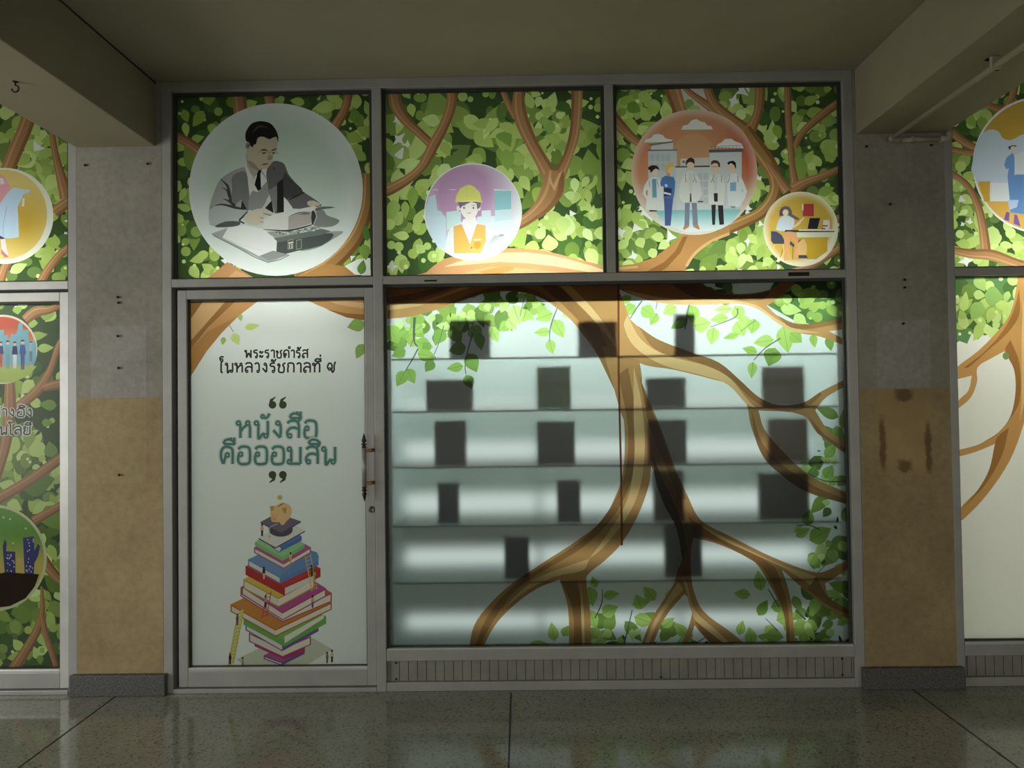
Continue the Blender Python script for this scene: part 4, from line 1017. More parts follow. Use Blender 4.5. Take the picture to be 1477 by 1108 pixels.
staff('printed_doctor#1', zl, KL, (255, 320, 40, 52), [(168, 268), (195, 250), (230, 242), (275, 246), (302, 275), (305, 305), (282, 290), (262, 282), (235, 300), (208, 335), (192, 322), (196, 300), (175, 300)], (58, 40, 32), SKN,
      [(215, 385), (160, 430), (120, 500), (102, 590), (150, 660), (140, 790), (365, 800), (370, 560), (300, 395)], CO, [(216, 410), (270, 410), (275, 640), (222, 640)], (104, 156, 178), [[(222, 640), (272, 640), (276, 810), (180, 812), (190, 790), (222, 780)]], (52, 44, 42),
      [('s', [(182, 430, 5), (184, 480, 5), (196, 510, 6)], STE), ('s', [(280, 400, 5), (285, 460, 5), (300, 510, 5)], STE), ('p', [(150, 540), (168, 560), (160, 625), (138, 595)], (176, 150, 124))])
staff('printed_nurse', zl, KL, (440, 290, 44, 60), [(380, 250), (400, 215), (440, 200), (482, 222), (488, 260), (450, 262), (420, 285), (405, 335), (385, 340)], (216, 180, 104), (224, 196, 158),
      [(385, 370), (340, 395), (318, 460), (325, 500), (360, 500), (358, 640), (480, 650), (495, 560), (502, 440), (480, 385)], (74, 118, 168), [(365, 520), (460, 525), (455, 620), (360, 625)], (52, 60, 84), [[(360, 640), (478, 640), (462, 800), (445, 985), (375, 985), (372, 800)]], (80, 96, 148),
      [('p', [(362, 568), (452, 590), (450, 612), (360, 592)], (222, 224, 226)), ('p', [(372, 475), (405, 475), (408, 508), (378, 508)], (196, 214, 232)), ('p', [(400, 330), (440, 345), (440, 378), (395, 375)], (212, 150, 96))])
staff('printed_doctor#2', zr, KL, (95, 235, 46, 66), [(32, 230), (40, 185), (70, 155), (105, 148), (135, 165), (146, 200), (142, 240), (130, 215), (90, 200), (55, 215), (48, 245)], (72, 48, 38), SKN,
      [(70, 310), (10, 345), (-40, 480), (-50, 620), (0, 700), (90, 690), (190, 690), (235, 600), (200, 400), (130, 315)], CO, [(70, 330), (125, 330), (112, 560), (78, 560)], (210, 214, 214), [[(25, 705), (85, 705), (78, 970), (75, 1000), (20, 1035), (5, 1025), (20, 970)], [(108, 705), (170, 705), (185, 970), (205, 1015), (195, 1030), (130, 1000), (122, 970)]], (122, 128, 144),
      [('s', [(30, 345, 5), (32, 400, 5), (40, 450, 6)], STE), ('s', [(138, 345, 5), (145, 400, 5), (125, 450, 6)], STE), ('s', [(150, 410, 5), (168, 455, 6)], STE), ('p', [(88, 585), (102, 585), (108, 695), (84, 695)], (70, 74, 80)), ('p', [(20, 975), (74, 975), (74, 1000), (20, 1036), (0, 1028)], (176, 128, 96)), ('p', [(122, 975), (186, 975), (208, 1020), (195, 1034), (130, 1002)], (176, 128, 96)), ('p', [(180, 682), (250, 682), (250, 696), (180, 696)], (60, 60, 62))])
staff('printed_doctor#3', zr, KL, (395, 270, 50, 70), [(342, 240), (350, 195), (385, 178), (425, 185), (455, 215), (458, 262), (440, 265), (425, 220), (385, 215)], (96, 56, 42), SKN,
      [(370, 345), (330, 380), (310, 480), (320, 720), (500, 730), (520, 480), (480, 375), (430, 345)], CO, [(375, 350), (430, 350), (415, 560), (385, 560)], (208, 212, 212), [[(350, 730), (405, 725), (400, 860), (395, 975), (362, 975), (355, 860)], [(430, 735), (495, 735), (500, 860), (505, 970), (450, 975), (438, 860)]], (56, 52, 56),
      [('s', [(376, 350, 5), (370, 400, 5), (345, 455, 6)], STE), ('s', [(365, 410, 5), (384, 455, 5)], STE), ('s', [(475, 365, 6), (474, 450, 6)], STE), ('p', [(378, 585), (428, 585), (428, 690), (385, 690)], (52, 52, 54)), ('s', [(345, 258, 4), (385, 262, 4), (430, 258, 4)], (70, 60, 56))])
staff('printed_doctor#4', zr, KL, (605, 275, 48, 68), [(540, 215), (575, 192), (620, 186), (650, 210), (655, 260), (648, 290), (630, 240), (590, 215), (558, 240), (552, 222)], (40, 34, 34), SKN,
      [(585, 345), (550, 390), (545, 560), (560, 740), (690, 750), (760, 660), (790, 560), (730, 410), (650, 340)], (222, 226, 228), [(580, 455), (655, 450), (655, 560), (580, 560)], (132, 170, 206), [[(585, 595), (638, 595), (640, 700), (645, 770), (590, 765), (590, 700)]], (120, 150, 188),
      [('s', [(575, 355, 5), (570, 410, 5), (548, 460, 6)], STE), ('s', [(678, 370, 6), (678, 455, 6)], STE), ('p', [(725, 520), (736, 560), (730, 580)], (100, 120, 140))])
A.set('roundel#2')
cx2, cy2, r2 = 1155, 330.5, 54
A.grad(cx2, cy2, r2, r2, lambda x, y: mixc(mixc((190, 160, 68), (216, 178, 84), (1170 - x) / 60), (232, 228, 206), (math.hypot(x - cx2, y - cy2) / r2 - 0.82) * 6 + max(0, (x + y - 1515) / 40)), 4.5)
z = zxf(1095, 270, 9.233); K = 1 / 9.233
A.set('roundel#2', 'printed_desk')
A.poly([(580, 222), (728, 222), (728, 388), (580, 388)], (168, 66, 68), 0, z); A.poly([(570, 222), (592, 222), (590, 310), (570, 310)], (226, 210, 190), 0, z); A.poly([(572, 310), (582, 310), (582, 390), (572, 390)], (200, 150, 76), 0, z)
A.poly([(840, 425), (965, 425), (965, 560), (840, 560)], (214, 150, 88), 0, z); A.poly([(855, 440), (940, 438), (940, 560), (850, 560)], (222, 218, 208), 0, z); A.poly([(845, 506), (912, 506), (912, 524), (845, 524)], (150, 70, 72), 0, z); A.poly([(830, 545), (880, 545), (880, 560), (830, 560)], (90, 70, 74), 0, z)
A.poly([(672, 412), (812, 410), (775, 556), (646, 556)], (38, 38, 52), 0, z)
A.poly([(530, 565), (1010, 560), (1010, 582), (530, 585)], (222, 222, 208), 0, z); A.poly([(335, 580), (1010, 584), (1000, 598), (340, 600)], (60, 60, 70), 0, z); A.poly([(500, 600), (990, 600), (975, 665), (500, 670)], (218, 220, 196), 0, z)
A.poly([(590, 690), (910, 668), (905, 720), (910, 850), (760, 960), (640, 960)], (196, 160, 56), 0, z)
A.set('roundel#2', 'printed_desk_chair')
A.poly([(158, 585), (235, 592), (300, 640), (332, 700), (332, 755), (190, 755), (158, 715)], (76, 78, 98), 0, z); A.stroke([(205, 760, 7), (175, 850, 7)], (240, 226, 160), z, K); A.stroke([(318, 760, 7), (325, 900, 7), (240, 975, 7)], (240, 226, 160), z, K); A.stroke([(315, 825, 5), (280, 945, 5)], (70, 62, 50), z, K)
A.poly([(398, 700), (470, 765), (462, 806), (396, 752)], (76, 78, 98), 0, z); A.stroke([(447, 805, 6), (447, 960, 6)], (60, 58, 66), z, K)
A.set('roundel#2', 'printed_office_worker')
A.poly([(330, 600), (400, 590), (500, 605), (520, 760), (520, 940), (470, 950), (480, 740), (420, 680), (400, 800), (390, 970), (330, 980), (340, 760)], (222, 164, 116), 0, z)
A.poly([(510, 720), (600, 690), (635, 770), (630, 905), (520, 905)], (222, 180, 122), 0, z); A.poly([(525, 905), (628, 905), (648, 948), (525, 948)], (72, 70, 90), 0, z); A.poly([(510, 735), (545, 695), (560, 700), (520, 740)], (66, 64, 76), 0, z)
A.poly([(230, 540), (250, 460), (290, 400), (350, 380), (440, 400), (470, 460), (440, 560), (330, 585), (230, 570)], (216, 228, 238), 2, z)
A.poly([(345, 570), (520, 572), (525, 588), (345, 592)], (64, 64, 76), 0, z); A.poly([(455, 520), (520, 470), (590, 400), (600, 412), (530, 500), (460, 545)], (226, 206, 170), 0, z)
A.poly([(272, 386), (270, 320), (300, 268), (350, 250), (400, 262), (432, 310), (440, 360), (538, 420), (512, 445), (420, 395), (390, 370)], (108, 96, 102), 0, z)
A.poly([(310, 330), (345, 295), (385, 312), (388, 350), (365, 380), (330, 380)], (238, 226, 210), 2, z)
A.done()
# ================= upper window beyond the left column
A = Art('window_graphic', 'printed film with a gold disc of a walker in pink, beyond the left column', R5, 'film', DK, 'foliage')
A.foliage(51, [(-60, 130), (30, 140), (20, 240), (-60, 240)], 1.2, 'dark', 1.3); A.foliage(52, [(30, 160), (105, 200), (105, 300), (70, 270), (25, 240)], 1.6, 'dense', 1.2, 3)
A.foliage(53, [(75, 290), (105, 290), (105, 370), (75, 370)], 1.6, 'dense', 0.8, 5); A.foliage(54, [(-20, 360), (105, 340), (105, 405), (-20, 405)], 1.4, 'dark', 1.1)
A.branch([(46, 155, 22), (36, 185, 21), (22, 218, 21), (8, 252, 20)]); A.branch([(73, 175, 8), (77, 205, 9), (82, 232, 11), (90, 262, 16), (97, 285, 22)]); A.branch([(110, 283, 12), (92, 296, 16), (78, 306, 16)])
A.branch([(110, 350, 10), (88, 366, 11), (70, 388, 12), (58, 408, 12)]); A.branch([(16, 370, 12), (6, 388, 13), (0, 408, 14)])
A.set('roundel'); cx, cy, r = 7, 311.5, 70
A.ell(cx, cy, r, r * 0.99, (232, 234, 220), 56)
A.grad(cx - 2, cy - 2, r - 7, r - 5, lambda x, y: mixc((196, 162, 66), (226, 204, 128), (math.hypot(x - 30, y - 320) / 46 - 0.2)), 7)
z = zxf(0, 140, 4.105); K = 1 / 4.105
A.set('roundel', 'printed_walker')
A.poly([(-30, 480), (20, 465), (45, 500), (60, 545), (55, 600), (20, 640), (-40, 660)], (222, 160, 170), 2, z); A.poly([(-10, 480), (15, 480), (28, 510), (5, 520)], (232, 228, 226), 0, z)
A.poly([(50, 560), (80, 535), (130, 545), (178, 548), (172, 565), (138, 575), (128, 600), (105, 650), (112, 830), (60, 838), (-30, 830), (-20, 660)], (192, 216, 238), 0, z)
A.stroke([(40, 650, 4), (20, 760, 4), (20, 830, 3)], (150, 178, 214), z, K); A.poly([(132, 600), (146, 600), (144, 648), (130, 648)], (232, 228, 214), 0, z)
A.poly([(-10, 815), (32, 838), (10, 842), (-10, 836)], (70, 66, 118), 0, z); A.poly([(4, 842), (30, 840), (40, 900), (50, 940), (30, 945), (10, 900)], (236, 228, 226), 0, z); A.poly([(8, 900), (30, 925), (52, 945), (30, 952), (6, 925)], (196, 120, 130), 0, z)
A.done()

# ================= upper window beyond the right column
A = Art('window_graphic', 'printed film with a large disc of a person in blue, beyond the right column', R6, 'film', DK, 'foliage')
A.foliage(61, [(1370, 100), (1500, 100), (1480, 160), (1405, 230), (1370, 230)], 1.6, 'dark', 1.2); A.foliage(62, [(1370, 220), (1410, 240), (1440, 330), (1500, 340), (1500, 390), (1370, 390)], 1.8, 'dark', 1.2, 3)
A.foliage(63, [(1370, 255), (1395, 270), (1405, 330), (1370, 330)], 1.6, 'dense', 0.8, 4)
for x, y, L, w, a, c in ((1395, 166, 22, 14, 55, (150, 180, 84)), (1415, 168, 22, 16, 80, (136, 168, 78)), (1378, 316, 22, 16, 120, (176, 206, 112)), (1432, 326, 30, 22, 95, (186, 212, 130)), (1442, 352, 22, 11, 10, (190, 214, 130))): A.leaf(x, y, L, w, a, c)
A.branch([(1368, 186, 12), (1388, 203, 12), (1408, 214, 10)]); A.branch([(1368, 214, 8), (1390, 219, 9), (1408, 221, 9)]); A.branch([(1412, 146, 8), (1440, 157, 11), (1456, 158, 12)]); A.branch([(1467, 108, 12), (1460, 140, 11), (1450, 160, 14)])
A.branch([(1370, 248, 8), (1395, 267, 9), (1410, 296, 11), (1418, 330, 13), (1422, 366, 16)]); A.branch([(1370, 360, 10), (1400, 366, 13), (1430, 368, 16), (1460, 378, 14), (1490, 388, 14)])
A.set('roundel'); cx, cy, r = 1502, 238, 99
A.ell(cx, cy, r, r, (234, 236, 230), 60)
A.grad(cx, cy, r - 3, r - 3, lambda x, y: (196, 160, 72) if y < 230 else (222, 178, 90), 12)
A.set('roundel', 'printed_clouds'); z = zxf(1370, 100, 3.822); K = 1 / 3.822
A.poly([(134, 470), (160, 380), (200, 340), (240, 332), (275, 350), (290, 378), (330, 392), (370, 375), (420, 355), (520, 380), (520, 625), (150, 625)], (202, 216, 230), 2, z); A.poly([(218, 625), (520, 625), (520, 728), (222, 728)], (228, 234, 236), 0, z); A.poly([(160, 618), (222, 618), (220, 730), (190, 730)], (206, 164, 70), 0, z)
A.set('roundel', 'printed_walker')
A.poly([(345, 460), (310, 490), (300, 530), (312, 552), (325, 545), (318, 590), (330, 720), (335, 790), (420, 800), (420, 580), (400, 560), (356, 585), (358, 480)], (112, 152, 206), 0, z); A.poly([(356, 470), (420, 450), (420, 580), (358, 580)], (222, 228, 234), 0, z)
A.poly([(318, 720), (380, 720), (370, 760), (330, 775)], (190, 212, 240), 0, z); A.poly([(320, 428), (345, 418), (372, 420), (330, 445)], (80, 70, 70), 0, z); A.ell(348, 440, 14, 18, (228, 210, 190), 12, 0, z, K); A.poly([(312, 785), (330, 790), (326, 838), (298, 830), (305, 805)], (128, 96, 164), 0, z); A.poly([(355, 800), (372, 805), (390, 866), (352, 852)], (128, 96, 164), 0, z)
A.done()

# ================= door beyond the left column
A = Art('window_graphic', 'printed film with a city disc and outlined lettering on the far left door', RL, 'film', DK, 'foliage')
A.foliage(71, [(-80, 435), (95, 435), (95, 620), (-80, 620)], 0.8, 'dark', 1.2); A.foliage(72, [(-80, 560), (60, 620), (40, 740), (-80, 740)], 1.4, 'dense', 1.1); A.foliage(73, [(20, 660), (95, 660), (95, 760), (60, 760)], 1.6, 'dark', 1.2)
A.foliage(74, [(50, 740), (95, 740), (95, 850), (60, 850)], 1.3, 'dense', 1.2); A.foliage(75, [(-20, 860), (95, 840), (95, 920), (-20, 920)], 1.6, 'dense', 0.9); A.foliage(76, [(-20, 910), (95, 900), (95, 980), (-20, 980)], 1.6, 'dark', 1.0)
for x, y, L, w, a, c in ((54, 503, 24, 13, -4, (170, 196, 108)), (58, 456, 22, 16, -10, (150, 182, 96)), (40, 466, 15, 14, 0, (158, 190, 100)), (82, 585, 26, 16, 184, (122, 156, 70)), (60, 610, 16, 12, 0, (128, 160, 64)), (75, 660, 24, 20, -100, (120, 152, 76)), (24, 442, 12, 14, 80, (150, 184, 96)), (30, 700, 50, 40, -10, (98, 132, 60)), (66, 730, 40, 34, 60, (120, 152, 66)), (58, 945, 14, 10, 90, (130, 158, 70)), (44, 938, 16, 9, 100, (140, 164, 80))): A.leaf(x, y, L, w, a, c)
A.branch([(100, 432, 9), (74, 446, 11), (52, 450, 16), (36, 462, 14)]); A.branch([(96, 480, 8), (84, 500, 9), (74, 530, 10), (60, 556, 14), (40, 576, 14), (20, 590, 12)]); A.branch([(100, 552, 16), (78, 556, 14), (62, 560, 10)]); A.branch([(14, 548, 14), (14, 590, 18), (8, 640, 16), (-6, 690, 14)])
A.branch([(100, 652, 14), (70, 674, 15), (35, 698, 15), (-10, 724, 16)]); A.branch([(100, 722, 10), (76, 736, 12), (48, 752, 14)]); A.branch([(60, 806, 18), (78, 828, 14), (98, 846, 12)]); A.branch([(60, 846, 4), (61, 880, 8), (54, 908, 12), (36, 940, 14), (16, 972, 18)]); A.branch([(60, 886, 8), (66, 915, 9), (76, 945, 9), (84, 972, 8)])
A.set('roundel'); A.ell(4, 504, 50, 50, (222, 206, 188), 44)
A.grad(4, 504, 47, 47, lambda x, y: mixc((186, 86, 62), (216, 150, 104), (y - 470) / 30), 7); A.poly([(-50, 528), (53, 528), (44, 540), (20, 552), (-10, 552), (-40, 545)], (170, 190, 96), 0)
A.set('roundel', 'printed_city'); z = zxf(0, 430, 6.92); K = 1 / 6.92
A.poly([(-60, 320), (40, 320), (40, 370), (80, 370), (82, 410), (108, 410), (110, 362), (160, 362), (180, 300), (182, 262), (205, 240), (226, 262), (226, 315), (285, 318), (288, 420), (350, 430), (365, 470), (360, 600), (340, 670), (-60, 670)], (122, 172, 188), 0, z)
def person(zz, K, x, y, s, top, leg, sub, skin=(224, 190, 160), hair=(60, 50, 50)):
    A.set('roundel', sub)
    A.ell(x, y, 16 * s, 20 * s, skin, 10, 0, zz, K); A.poly([(x - 17 * s, y - 2 * s), (x - 14 * s, y - 22 * s), (x + 14 * s, y - 22 * s), (x + 17 * s, y), (x + 6 * s, y - 8 * s)], hair, 0, zz)
    A.poly([(x - 22 * s, y + 26 * s), (x + 22 * s, y + 26 * s), (x + 32 * s, y + 110 * s), (x + 20 * s, y + 120 * s), (x - 20 * s, y + 120 * s), (x - 32 * s, y + 105 * s)], top, 0, zz)
    A.poly([(x - 20 * s, y + 115 * s), (x + 20 * s, y + 115 * s), (x + 16 * s, y + 260 * s), (x + 2 * s, y + 260 * s), (x, y + 150 * s), (x - 2 * s, y + 260 * s), (x - 16 * s, y + 260 * s)], leg, 0, zz)
person(z, K, 78, 445, 1, (120, 160, 170), (126, 150, 160), 'printed_person#1'); person(z, K, 148, 455, 0.95, (46, 50, 84), (206, 214, 220), 'printed_person#2'); person(z, K, 226, 440, 1.05, (66, 84, 140), (70, 84, 132), 'printed_person#3'); person(z, K, 308, 450, 0.7, (150, 176, 190), (110, 120, 140), 'printed_person#4'); person(z, K, 8, 455, 0.9, (66, 72, 120), (190, 90, 70), 'printed_person#5')
A.set('roundel#2'); cx, cy, r = -9.5, 805, 77
A.ell(cx, cy, r, r, (196, 202, 156), 56); A.grad(cx, cy, r - 4, r - 4, lambda x, y: mixc((98, 148, 62), (190, 176, 96), (y - 770) / 40), 10)
z = zxf(0, 710, 4.105)
A.poly([(-80, 480), (10, 480), (30, 474), (232, 486), (205, 560), (150, 630), (60, 675), (-80, 690)], (44, 30, 20), 0, z)
A.set('roundel#2', 'printed_tower#1').poly([(16, 320), (28, 278), (40, 300), (36, 350), (90, 352), (92, 478), (28, 476)], (62, 62, 112), 0, z); A.set('roundel#2', 'printed_tower#2').poly([(94, 390), (140, 388), (142, 482), (94, 478)], (196, 176, 100), 0, z); A.set('roundel#2', 'printed_tower#3').poly([(136, 270), (200, 262), (205, 350), (222, 305), (238, 320), (225, 380), (204, 420), (200, 484), (146, 482)], (66, 66, 122), 0, z)
rr = random.Random(8)
for _ in range(34):
    X, Y = rr.choice([(rr.uniform(150, 198), rr.uniform(280, 475)), (rr.uniform(40, 88), rr.uniform(360, 470))]); A.ell(X, Y, 4, 5, (206, 206, 214), 5, 0, z, 1 / 4.105)
A.set('roundel#2')
for X, Y in ((152, 215), (78, 302), (60, 160), (20, 150)): A.ell(X, Y, 7, 7, (176, 206, 130), 7, 0, z, 1 / 4.105)
A.set('lettering#1'); TL = ((214, 216, 210), (46, 62, 58))
A.text('อ้างอิง', 18, 601, 58, 11.5, TL[0], 0.42); A.text('อ้างอิง', 18, 601, 58, 11.5, TL[1], 0.17)
A.set('lettering#2'); A.text('เทคโนโลยี', 1.5, 627, 86, 12, TL[0], 0.42); A.text('เทคโนโลยี', 1.5, 627, 86, 12, TL[1], 0.17)
A.done()

# ================= the door: sayings and the tower of books
WHITE = (226, 231, 226)
A = Art('door_graphic', 'white printed film with lettering and a tower of coloured books on the door', RD, 'film', WHITE, 'backing_film')
z = zxf(260, 425, 8.207); K = 1 / 8.207
A.set('twig').leaf(353, 473, 22, 10, -10, (190, 212, 120)); A.leaf(336, 481, 19, 13, 62, (196, 214, 128)); A.leaf(345, 452, 12, 8, 75, (166, 190, 118)); A.leaf(323, 486, 12, 8, 100, (160, 186, 100)); A.stroke([(330, 468, 1.2), (337, 479, 1)], (130, 140, 150))
A.leaf(526, 466, 26, 20, 166, (138, 172, 88)); A.leaf(524, 496, 24, 15, 115, (138, 172, 88))
A.set('branch'); A.poly([(262, 425), (385, 425), (345, 455), (320, 480), (298, 507), (277, 540), (262, 560)], (190, 142, 90), 0)
A.poly([(262, 425), (300, 425), (277, 458), (262, 485)], (146, 104, 62), 0); A.poly([(300, 425), (334, 425), (276, 490), (268, 500), (268, 470)], (206, 166, 116), 0); A.poly([(334, 425), (350, 425), (300, 472), (274, 505), (268, 500)], (150, 108, 64), 0); A.poly([(268, 500), (276, 503), (300, 478), (345, 455), (320, 480), (298, 507), (277, 540), (268, 556)], (176, 128, 74), 0)
A.set('branch#2'); A.poly([(432, 428), (460, 441), (490, 453), (522, 461), (530, 462), (530, 425)], (186, 142, 92), 0); A.poly([(470, 446), (500, 452), (530, 454), (530, 463), (500, 458)], (150, 104, 54), 0); A.poly([(445, 425), (490, 440), (530, 446), (530, 438), (480, 430)], (206, 168, 122), 0)
DKT = (50, 50, 44)
A.set('lettering#1'); A.text('พระราชดำรัส', 399, 516.5, 91, 11.5, DKT, 0.2)
A.set('lettering#2'); A.text('ในหลวงรัชกาลที่ ๙', 399.5, 537.5, 166, 14, DKT, 0.18)
A.set('quotation_mark#1'); OG = (62, 74, 40)
def quote(cx, cy, d):
    for s in (-7.5, 7.5):
        A.ell(cx + s, cy, 5.6, 5.6, OG, 16); A.poly([(cx + s - d * 5.4, cy), (cx + s - d * 3.5, cy - d * 8), (cx + s + d * 4.5, cy - d * 12), (cx + s + d * 4.5, cy - d * 10.5), (cx + s + d * 0.5, cy - d * 6), (cx + s, cy)], OG)
quote(400.5, 584, 1); A.set('quotation_mark#2'); quote(400.5, 685, -1)
TE = (78, 128, 118); GLOW = (196, 206, 198)
A.set('lettering#3'); A.text('หนังสือ', 400, 632, 116, 25, GLOW, 0.30); A.text('หนังสือ', 400, 632, 116, 25, TE, 0.15)
A.set('lettering#4'); A.text('คือออมสิน', 401.5, 669.5, 168, 25, GLOW, 0.30); A.text('คือออมสิน', 401.5, 669.5, 168, 25, TE, 0.15)
z = zxf(240, 690, 3.4625); K = 1 / 3.4625
A.set('book_tower'); A.poly([(350, 905), (560, 800), (735, 800), (830, 855), (690, 940), (400, 940)], (196, 198, 178), 0, z)
PG = (214, 208, 194)
def bk(n, L, C, Rt, h, top, side, pages=True, spine_right=False, back=None):
    """a lying book seen from a corner: left corner L, near corner C, right corner Rt, thickness h"""
    A.set('book_tower', 'printed_book#%d' % n)
    bx = (L[0] + Rt[0] - C[0], L[1] + Rt[1] - C[1]); t = 6
    A.poly([L, bx, Rt, (Rt[0], Rt[1] + h), (C[0], C[1] + h), (L[0], L[1] + h)], side, 0, z)
    if pages:
        A.poly([(L[0] + 6, L[1] + t + 3), (C[0], C[1] + t), (C[0], C[1] + h - t), (L[0] + 6, L[1] + h - t + 3)], PG, 0, z)
        if not spine_right: A.poly([(C[0], C[1] + t), (Rt[0] - 6, Rt[1] + t + 3), (Rt[0] - 6, Rt[1] + h - t + 3), (C[0], C[1] + h - t)], (226, 216, 196), 0, z)
    A.poly([L, bx, Rt, C], top, 0, z)
bk(1, (486, 885), (575, 918), (690, 860), 18, (170, 90, 140), (112, 88, 136), True, True)
bk(2, (440, 815), (585, 880), (692, 845), 24, (176, 74, 116), (170, 62, 104), False)
bk(3, (412, 772), (580, 850), (722, 788), 44, (200, 196, 196), (158, 74, 116))
bk(4, (395, 725), (578, 830), (760, 730), 34, (136, 170, 116), (110, 92, 142), True, True)
bk(5, (385, 695), (590, 805), (798, 690), 36, (122, 176, 96), (112, 166, 88), False)
A.poly([(590, 790), (786, 680), (786, 700), (590, 825)], (222, 222, 204), 0, z)
bk(6, (320, 630), (545, 755), (826, 620), 36, (196, 130, 66), (170, 96, 44))
bk(7, (370, 545), (580, 675), (826, 572), 44, (204, 96, 76), (172, 74, 96))
bk(8, (376, 540), (580, 670), (798, 550), 40, (176, 84, 136), (160, 72, 116))
bk(9, (385, 505), (560, 598), (740, 500), 46, (206, 178, 78), (178, 152, 66))
bk(10, (395, 440), (590, 545), (770, 450), 42, (184, 66, 62), (168, 56, 54), False)
A.poly([(592, 548), (735, 485), (735, 512), (592, 582)], PG, 0, z)
bk(11, (408, 405), (566, 492), (760, 400), 34, (116, 146, 186), (96, 130, 176), True, True)
A.set('book_tower', 'printed_book#11'); A.poly([(720, 360), (752, 370), (762, 392), (758, 412), (566, 508), (562, 490)], (104, 138, 182), 0, z)
bk(12, (438, 345), (585, 425), (722, 345), 28, (176, 92, 132), (160, 90, 120))
bk(13, (442, 318), (580, 395), (690, 330), 18, (150, 196, 140), (128, 182, 124), False)
bk(14, (500, 300), (560, 350), (676, 290), 22, (96, 124, 178), (84, 112, 168), False)
A.poly([(540, 352), (562, 342), (575, 352), (562, 368)], (200, 214, 190), 0, z)
bk(15, (460, 298), (545, 345), (692, 262), 6, (214, 212, 204), (78, 68, 78), False)
A.set('book_tower', 'printed_mortarboard')
A.ell(571, 258, 60, 34, (82, 76, 86), 20, 0, z, K); A.poly([(511, 235), (632, 235), (630, 262), (511, 258)], (82, 76, 86), 0, z)
A.poly([(470, 218), (540, 180), (600, 190), (672, 215), (572, 272)], (112, 102, 118), 0, z); A.poly([(470, 218), (572, 272), (672, 215), (672, 221), (572, 279), (470, 224)], (86, 78, 90), 0, z); A.stroke([(556, 228, 3), (518, 245, 3), (516, 285, 3)], (206, 196, 160), z, K); A.ell(516, 292, 7, 9, (206, 196, 110), 8, 0, z, K)
A.set('book_tower', 'printed_piggy_bank')
A.poly([(520, 165), (540, 140), (580, 122), (612, 132), (627, 160), (618, 195), (600, 215), (585, 232), (572, 232), (565, 220), (530, 218), (522, 200)], (222, 184, 130), 3, z); A.poly([(515, 140), (540, 138), (535, 160), (522, 165)], (196, 142, 96), 0, z); A.poly([(575, 150), (600, 146), (598, 175), (588, 175)], (186, 136, 92), 0, z); A.stroke([(558, 142, 4), (586, 124, 4)], (76, 60, 56), z, K)
A.ell(532, 183, 3, 2, (130, 90, 60), 7, 0, z, K); A.ell(552, 186, 3, 2, (130, 90, 60), 7, 0, z, K); A.poly([(526, 192), (545, 194), (548, 210), (528, 210)], (210, 166, 116), 2, z); A.ell(567, 96, 14, 14, (206, 200, 120), 14, 0, z, K); A.ell(567, 96, 9, 9, (186, 178, 90), 12, 0, z, K)
def ladder(n, a, b, w, c, rungs):
    A.set('book_tower', 'printed_ladder#%d' % n)
    for s in (-0.5, 0.5): A.stroke([(a[0] + w * s, a[1] - s * 10, 4), (b[0] + w * s, b[1] - s * 10, 4)], c, z, K, 2)
    for k in range(rungs):
        t = (k + 0.5) / rungs; x = a[0] + (b[0] - a[0]) * t; y = a[1] + (b[1] - a[1]) * t; A.stroke([(x - w / 2, y + 5, 3), (x + w / 2, y - 5, 3)], c, z, K, 2)
ladder(1, (372, 665), (322, 928), 28, (216, 200, 92), 14); A.poly([(362, 665), (386, 655), (334, 932), (306, 932)], (206, 202, 132), 0, z); ladder(1, (372, 665), (322, 928), 28, (190, 172, 66), 14)
ladder(2, (706, 385), (740, 560), 26, (212, 178, 96), 10); ladder(3, (512, 568), (490, 695), 24, (186, 70, 72), 7)
def mini(n, x, y, s, top, leg):
    A.set('book_tower', 'printed_climber#%d' % n)
    A.ell(x, y, 5 * s, 6 * s, (60, 48, 44), 8, 0, z, K); A.poly([(x - 6 * s, y + 6 * s), (x + 6 * s, y + 6 * s), (x + 7 * s, y + 26 * s), (x - 7 * s, y + 26 * s)], top, 0, z); A.poly([(x - 5 * s, y + 26 * s), (x + 5 * s, y + 26 * s), (x + 4 * s, y + 52 * s), (x - 4 * s, y + 52 * s)], leg, 0, z)
for i, q in enumerate(((478, 232, 1.1, (216, 160, 110), (52, 46, 46)), (620, 374, 1, (206, 176, 110), (200, 166, 110)), (487, 446, 1.1, (50, 52, 58), (206, 180, 140)), (726, 440, 1.0, (60, 84, 50), (44, 60, 44)), (740, 462, 0.9, (176, 166, 70), (180, 140, 70)), (495, 590, 1.1, (150, 146, 150), (74, 60, 60)),
                         (354, 682, 1.0, (116, 74, 110), (90, 66, 90)), (730, 590, 1.1, (196, 172, 120), (110, 80, 130)), (318, 878, 1.0, (44, 40, 44), (60, 52, 52)), (381, 898, 1.0, (150, 166, 90), (90, 110, 140)), (803, 872, 1.0, (110, 116, 90), (90, 96, 84)), (827, 862, 1.1, (206, 196, 140), (50, 46, 46)))): mini(i + 1, *q)
A.done()

